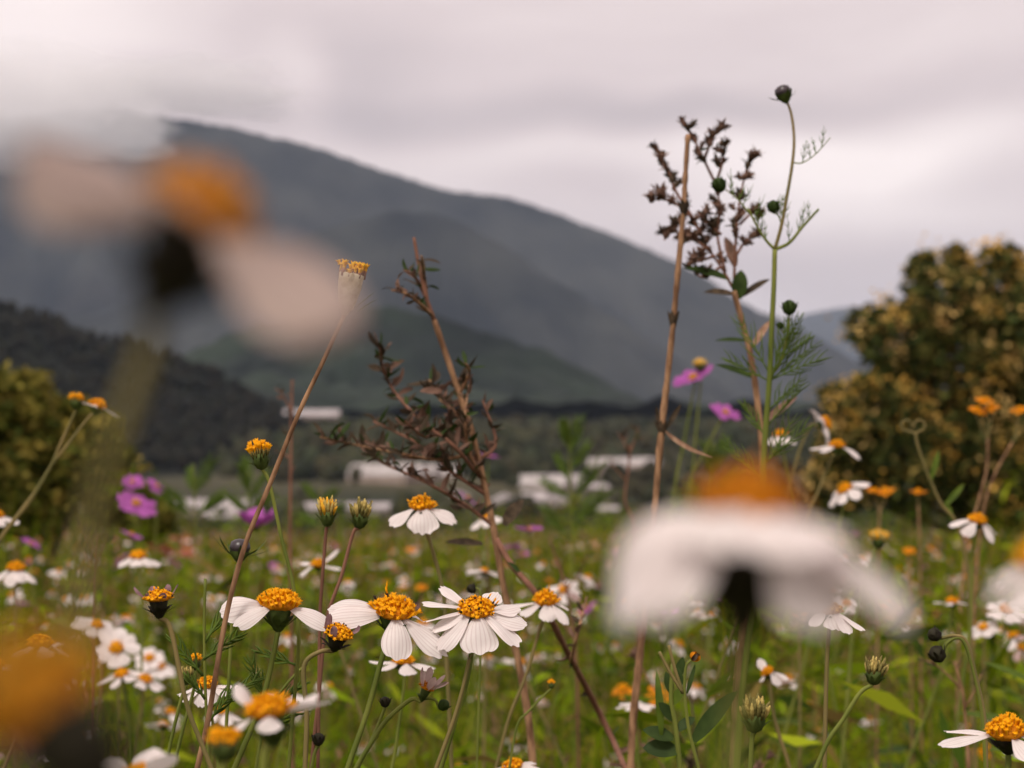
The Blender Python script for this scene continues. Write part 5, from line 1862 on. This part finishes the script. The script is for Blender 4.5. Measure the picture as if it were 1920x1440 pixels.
specs = []
for (n, d0, d1, h0, h1, w0, w1, dry, k, m, pw) in [(9000, .55, 1.4, .35, .66, .0018, .004, .06, .5, .6, .8), (26000, 1.3, 3.2, .45, .80, .002, .0045, .10, .42, .5, .8),
                                                   (34000, 3.0, 8, .45, .84, .003, .007, .16, .36, .6, .7), (40000, 7.5, 22, .45, .86, .006, .014, .26, .34, 1, .7), (36000, 20, 62, .5, .9, .014, .035, .36, .36, 2, .6)]:
    x, y = wedge(n, d0, d1, pw, k, m)
    hh = nr.uniform(h0, h1, n) * (.52 + .8 * vnoise(x * .9, y * .6, 41, 3))
    specs.append((x, y, hh, nr.uniform(w0, w1, n), nr.uniform(.1, .8, n), gcols(x, y, dry), np.zeros(n)))
n = 9000                                                # tall arching blades of the near meadow
x, y = wedge(n, .95, 3.0, .9, .36, .2)
specs.append((x, y, nr.uniform(.55, .90, n), nr.uniform(.0025, .0075, n), nr.uniform(.3, 1.3, n), PAL[nr.integers(0, 5, n)] * nr.uniform(.25, 1.6, (n, 1)), np.zeros(n)))
n = 3200                                                # a few tall stems that stand above the rest
x, y = wedge(n, 2.6, 16, .8, .34, .3)
specs.append((x, y, nr.uniform(.82, 1.08, n) + .012 * y * nr.random(n), nr.uniform(.003, .006, n) * (1 + .12 * y), nr.uniform(.05, .45, n), PAL[nr.integers(0, 6, n)] * nr.uniform(.6, 1.3, (n, 1)), np.zeros(n)))
# low turf behind and beside the camera so the meadow goes on
x = nr.uniform(-4, 4, 9000)
y = nr.uniform(-4, 1.2, 9000)
kk = (np.hypot(x, y) > .5)
x, y = x[kk], y[kk]
specs.append((x, y, nr.uniform(.2, .5, len(x)), nr.uniform(.004, .008, len(x)), nr.uniform(.2, .8, len(x)), gcols(x, y, .2), np.zeros(len(x))))
V, FQ, C = grass_mesh(specs)
GRASS = mat('grass_blade', (1, 1, 1), attr=True, rough=.7, trans=.45, spec=.05)
tag(np_obj('grass', np_mesh('grass', V, FQ, [GRASS], C)), 'olive green meadow grass', 'grass', 'stuff')


def speck_flowers(x, y, z, size, pcol, dcol, npet=5):
    """far flower heads: ring of petals round a raised disc"""
    n = len(x)
    C = np.stack([x, y, z], -1)
    ax = np.stack([nr.normal(0, .35, n), nr.normal(-.25, .35, n), np.ones(n)], -1)
    ax /= np.linalg.norm(ax, axis=1, keepdims=True)
    u = np.cross(ax, np.array([0, 1, 0]))
    u /= np.linalg.norm(u, axis=1, keepdims=True)
    w = np.cross(ax, u)
    VV, FF, CC = [], [], []
    off = 0
    for k in range(npet):
        a = 2 * np.pi * k / npet + nr.uniform(0, .8, n)
        r = np.cos(a)[:, None] * u + np.sin(a)[:, None] * w
        t = -np.sin(a)[:, None] * u + np.cos(a)[:, None] * w
        s = size[:, None]
        dr = ax * nr.uniform(-.1, .45, (n, 1))
        V = np.stack([C + r * s * .1, C + r * s * .4 + t * s * .2 - dr * s * .2, C + r * s * .62 - dr * s * .5, C + r * s * .4 - t * s * .2 - dr * s * .2], 1)
        FF.append((off + np.arange(n)[:, None] * 4 + np.arange(4)[None]))
        VV.append(V.reshape(-1, 3))
        CC.append(np.repeat((pcol * nr.uniform(.8, 1.1, (n, 1)))[:, None], 4, 1).reshape(-1, 3))
        off += n * 4
    for (rad, hgt, rad2) in ((.2, .0, .17), (.17, .14, .06)):
        for k in range(4):
            a0, a1 = np.pi / 2 * k, np.pi / 2 * (k + 1)
            f = lambda a, r_, h_: C + (np.cos(a) * u + np.sin(a) * w) * size[:, None] * r_ + ax * size[:, None] * h_
            V = np.stack([f(a0, rad, hgt), f(a1, rad, hgt), f(a1, rad2, hgt + .13), f(a0, rad2, hgt + .13)], 1)
            FF.append((off + np.arange(n)[:, None] * 4 + np.arange(4)[None]))
            VV.append(V.reshape(-1, 3))
            CC.append(np.repeat(dcol[:, None], 4, 1).reshape(-1, 3))
            off += n * 4
    return np.concatenate(VV), np.concatenate(FF), np.concatenate(CC)


x, y = wedge(4200, 6, 55, .85, .30, .5)
n = len(x)
pc = np.where(nr.random((n, 1)) < .62, np.array([[.76, .66, .62]]), np.where(nr.random((n, 1)) < .55, np.array([[.55, .36, .34]]), np.array([[.45, .12, .36]])))
dc = np.tile(np.array([[.75, .27, .01]]), (n, 1))
V, FQ, C = speck_flowers(x, y, nr.uniform(.55, .88, n), nr.uniform(.026, .044, n) * 1.15, pc, dc)
tag(np_obj('meadow_flowers', np_mesh('meadow_flowers', V, FQ, [VCOL], C)), 'countless tiny pale flowers speckling the far meadow', 'flowers', 'stuff')

# dry seed heads of grasses, pinkish brown
x, y = wedge(1500, 1.8, 40, 1.1, .32, .5)
n = len(x)
zt = nr.uniform(.55, .86, n)
VV, FF, CC = [], [], []
off = 0
for j in range(9):
    c = np.stack([x + nr.normal(0, .004, n), y + nr.normal(0, .004, n), zt - .09 + .1 * j / 9], -1)
    a = nr.uniform(0, 6.28, n)
    dr = np.stack([np.cos(a) * .6, np.sin(a) * .6, np.full(n, .8)], -1)
    sd = np.stack([-np.sin(a), np.cos(a), np.zeros(n)], -1)
    s = nr.uniform(.010, .018, n)[:, None] * (1 + y[:, None] * .03)
    V = np.stack([c, c + dr * s * .5 + sd * s * .2, c + dr * s, c + dr * s * .5 - sd * s * .2], 1)
    FF.append(off + np.arange(n)[:, None] * 4 + np.arange(4)[None])
    VV.append(V.reshape(-1, 3))
    col = np.array([.22, .14, .075])[None] * nr.uniform(.5, 1.5, (n, 1))
    CC.append(np.repeat(col[:, None], 4, 1).reshape(-1, 3))
    off += n * 4
for sgn in (0, 1):
    w = .0012 * (1 + y * .05)
    o1 = np.stack([w * (1 - sgn), w * sgn, 0 * w], -1)
    b0 = np.stack([x, y, 0 * x], -1)
    b1 = np.stack([x, y, zt], -1)
    V = np.stack([b0 - o1, b0 + o1, b1 + o1 * .6, b1 - o1 * .6], 1)
    FF.append(off + np.arange(n)[:, None] * 4 + np.arange(4)[None])
    VV.append(V.reshape(-1, 3))
    CC.append(np.tile(np.array([[.20, .13, .07]]), (n * 4, 1)))
    off += n * 4
tag(np_obj('dry_grass', np_mesh('dry_grass', np.concatenate(VV), np.concatenate(FF), [VCOL], np.concatenate(CC))), 'pinkish brown dry grass seed heads mixed through the meadow', 'dry grass', 'stuff')

# tangle of narrow weed and thread leaves through the meadow, and taller clumps along its far edge
x, y = wedge(16000, 1.0, 9, .8, .36, .3)
n = len(x)
zc = nr.uniform(.35, .84, n) * (.72 + .5 * vnoise(x * 1.4, y * .9, 61, 3))
pal = np.array([(.19, .28, .008), (.11, .17, .008), (.28, .33, .016), (.045, .08, .008), (.20, .14, .04)])
C0, S0, K0 = [np.stack([x, y, zc], -1)], [nr.uniform(.025, .085, n)], [pal[nr.integers(0, 5, n)] * nr.uniform(.5, 1.4, (n, 1))]
cx, cy = wedge(150, 9, 60, .8, .30, .5)
for a_, b_ in zip(cx, cy):
    m = 55
    hgt = nr.uniform(.9, 1.25) + .006 * b_
    t_ = nr.random(m) ** .7
    sp_ = .06 + .10 * (1 - t_)
    C0.append(np.stack([a_ + nr.normal(0, 1, m) * sp_ * (1 + .03 * b_), b_ + nr.normal(0, 1, m) * sp_, t_ * hgt], -1))
    S0.append(nr.uniform(.06, .14, m) * (1 + .02 * b_))
    K0.append(np.tile(pal[nr.integers(0, 5)], (m, 1)) * nr.uniform(.5, 1.3, (m, 1)))
o = leaf_cloud('weed_leaves', np.concatenate(C0), np.concatenate(S0), np.concatenate(K0), [VCOL], None, asp=.16)
tag(o, 'tangled narrow weed leaves filling the meadow', 'leaves', 'stuff')
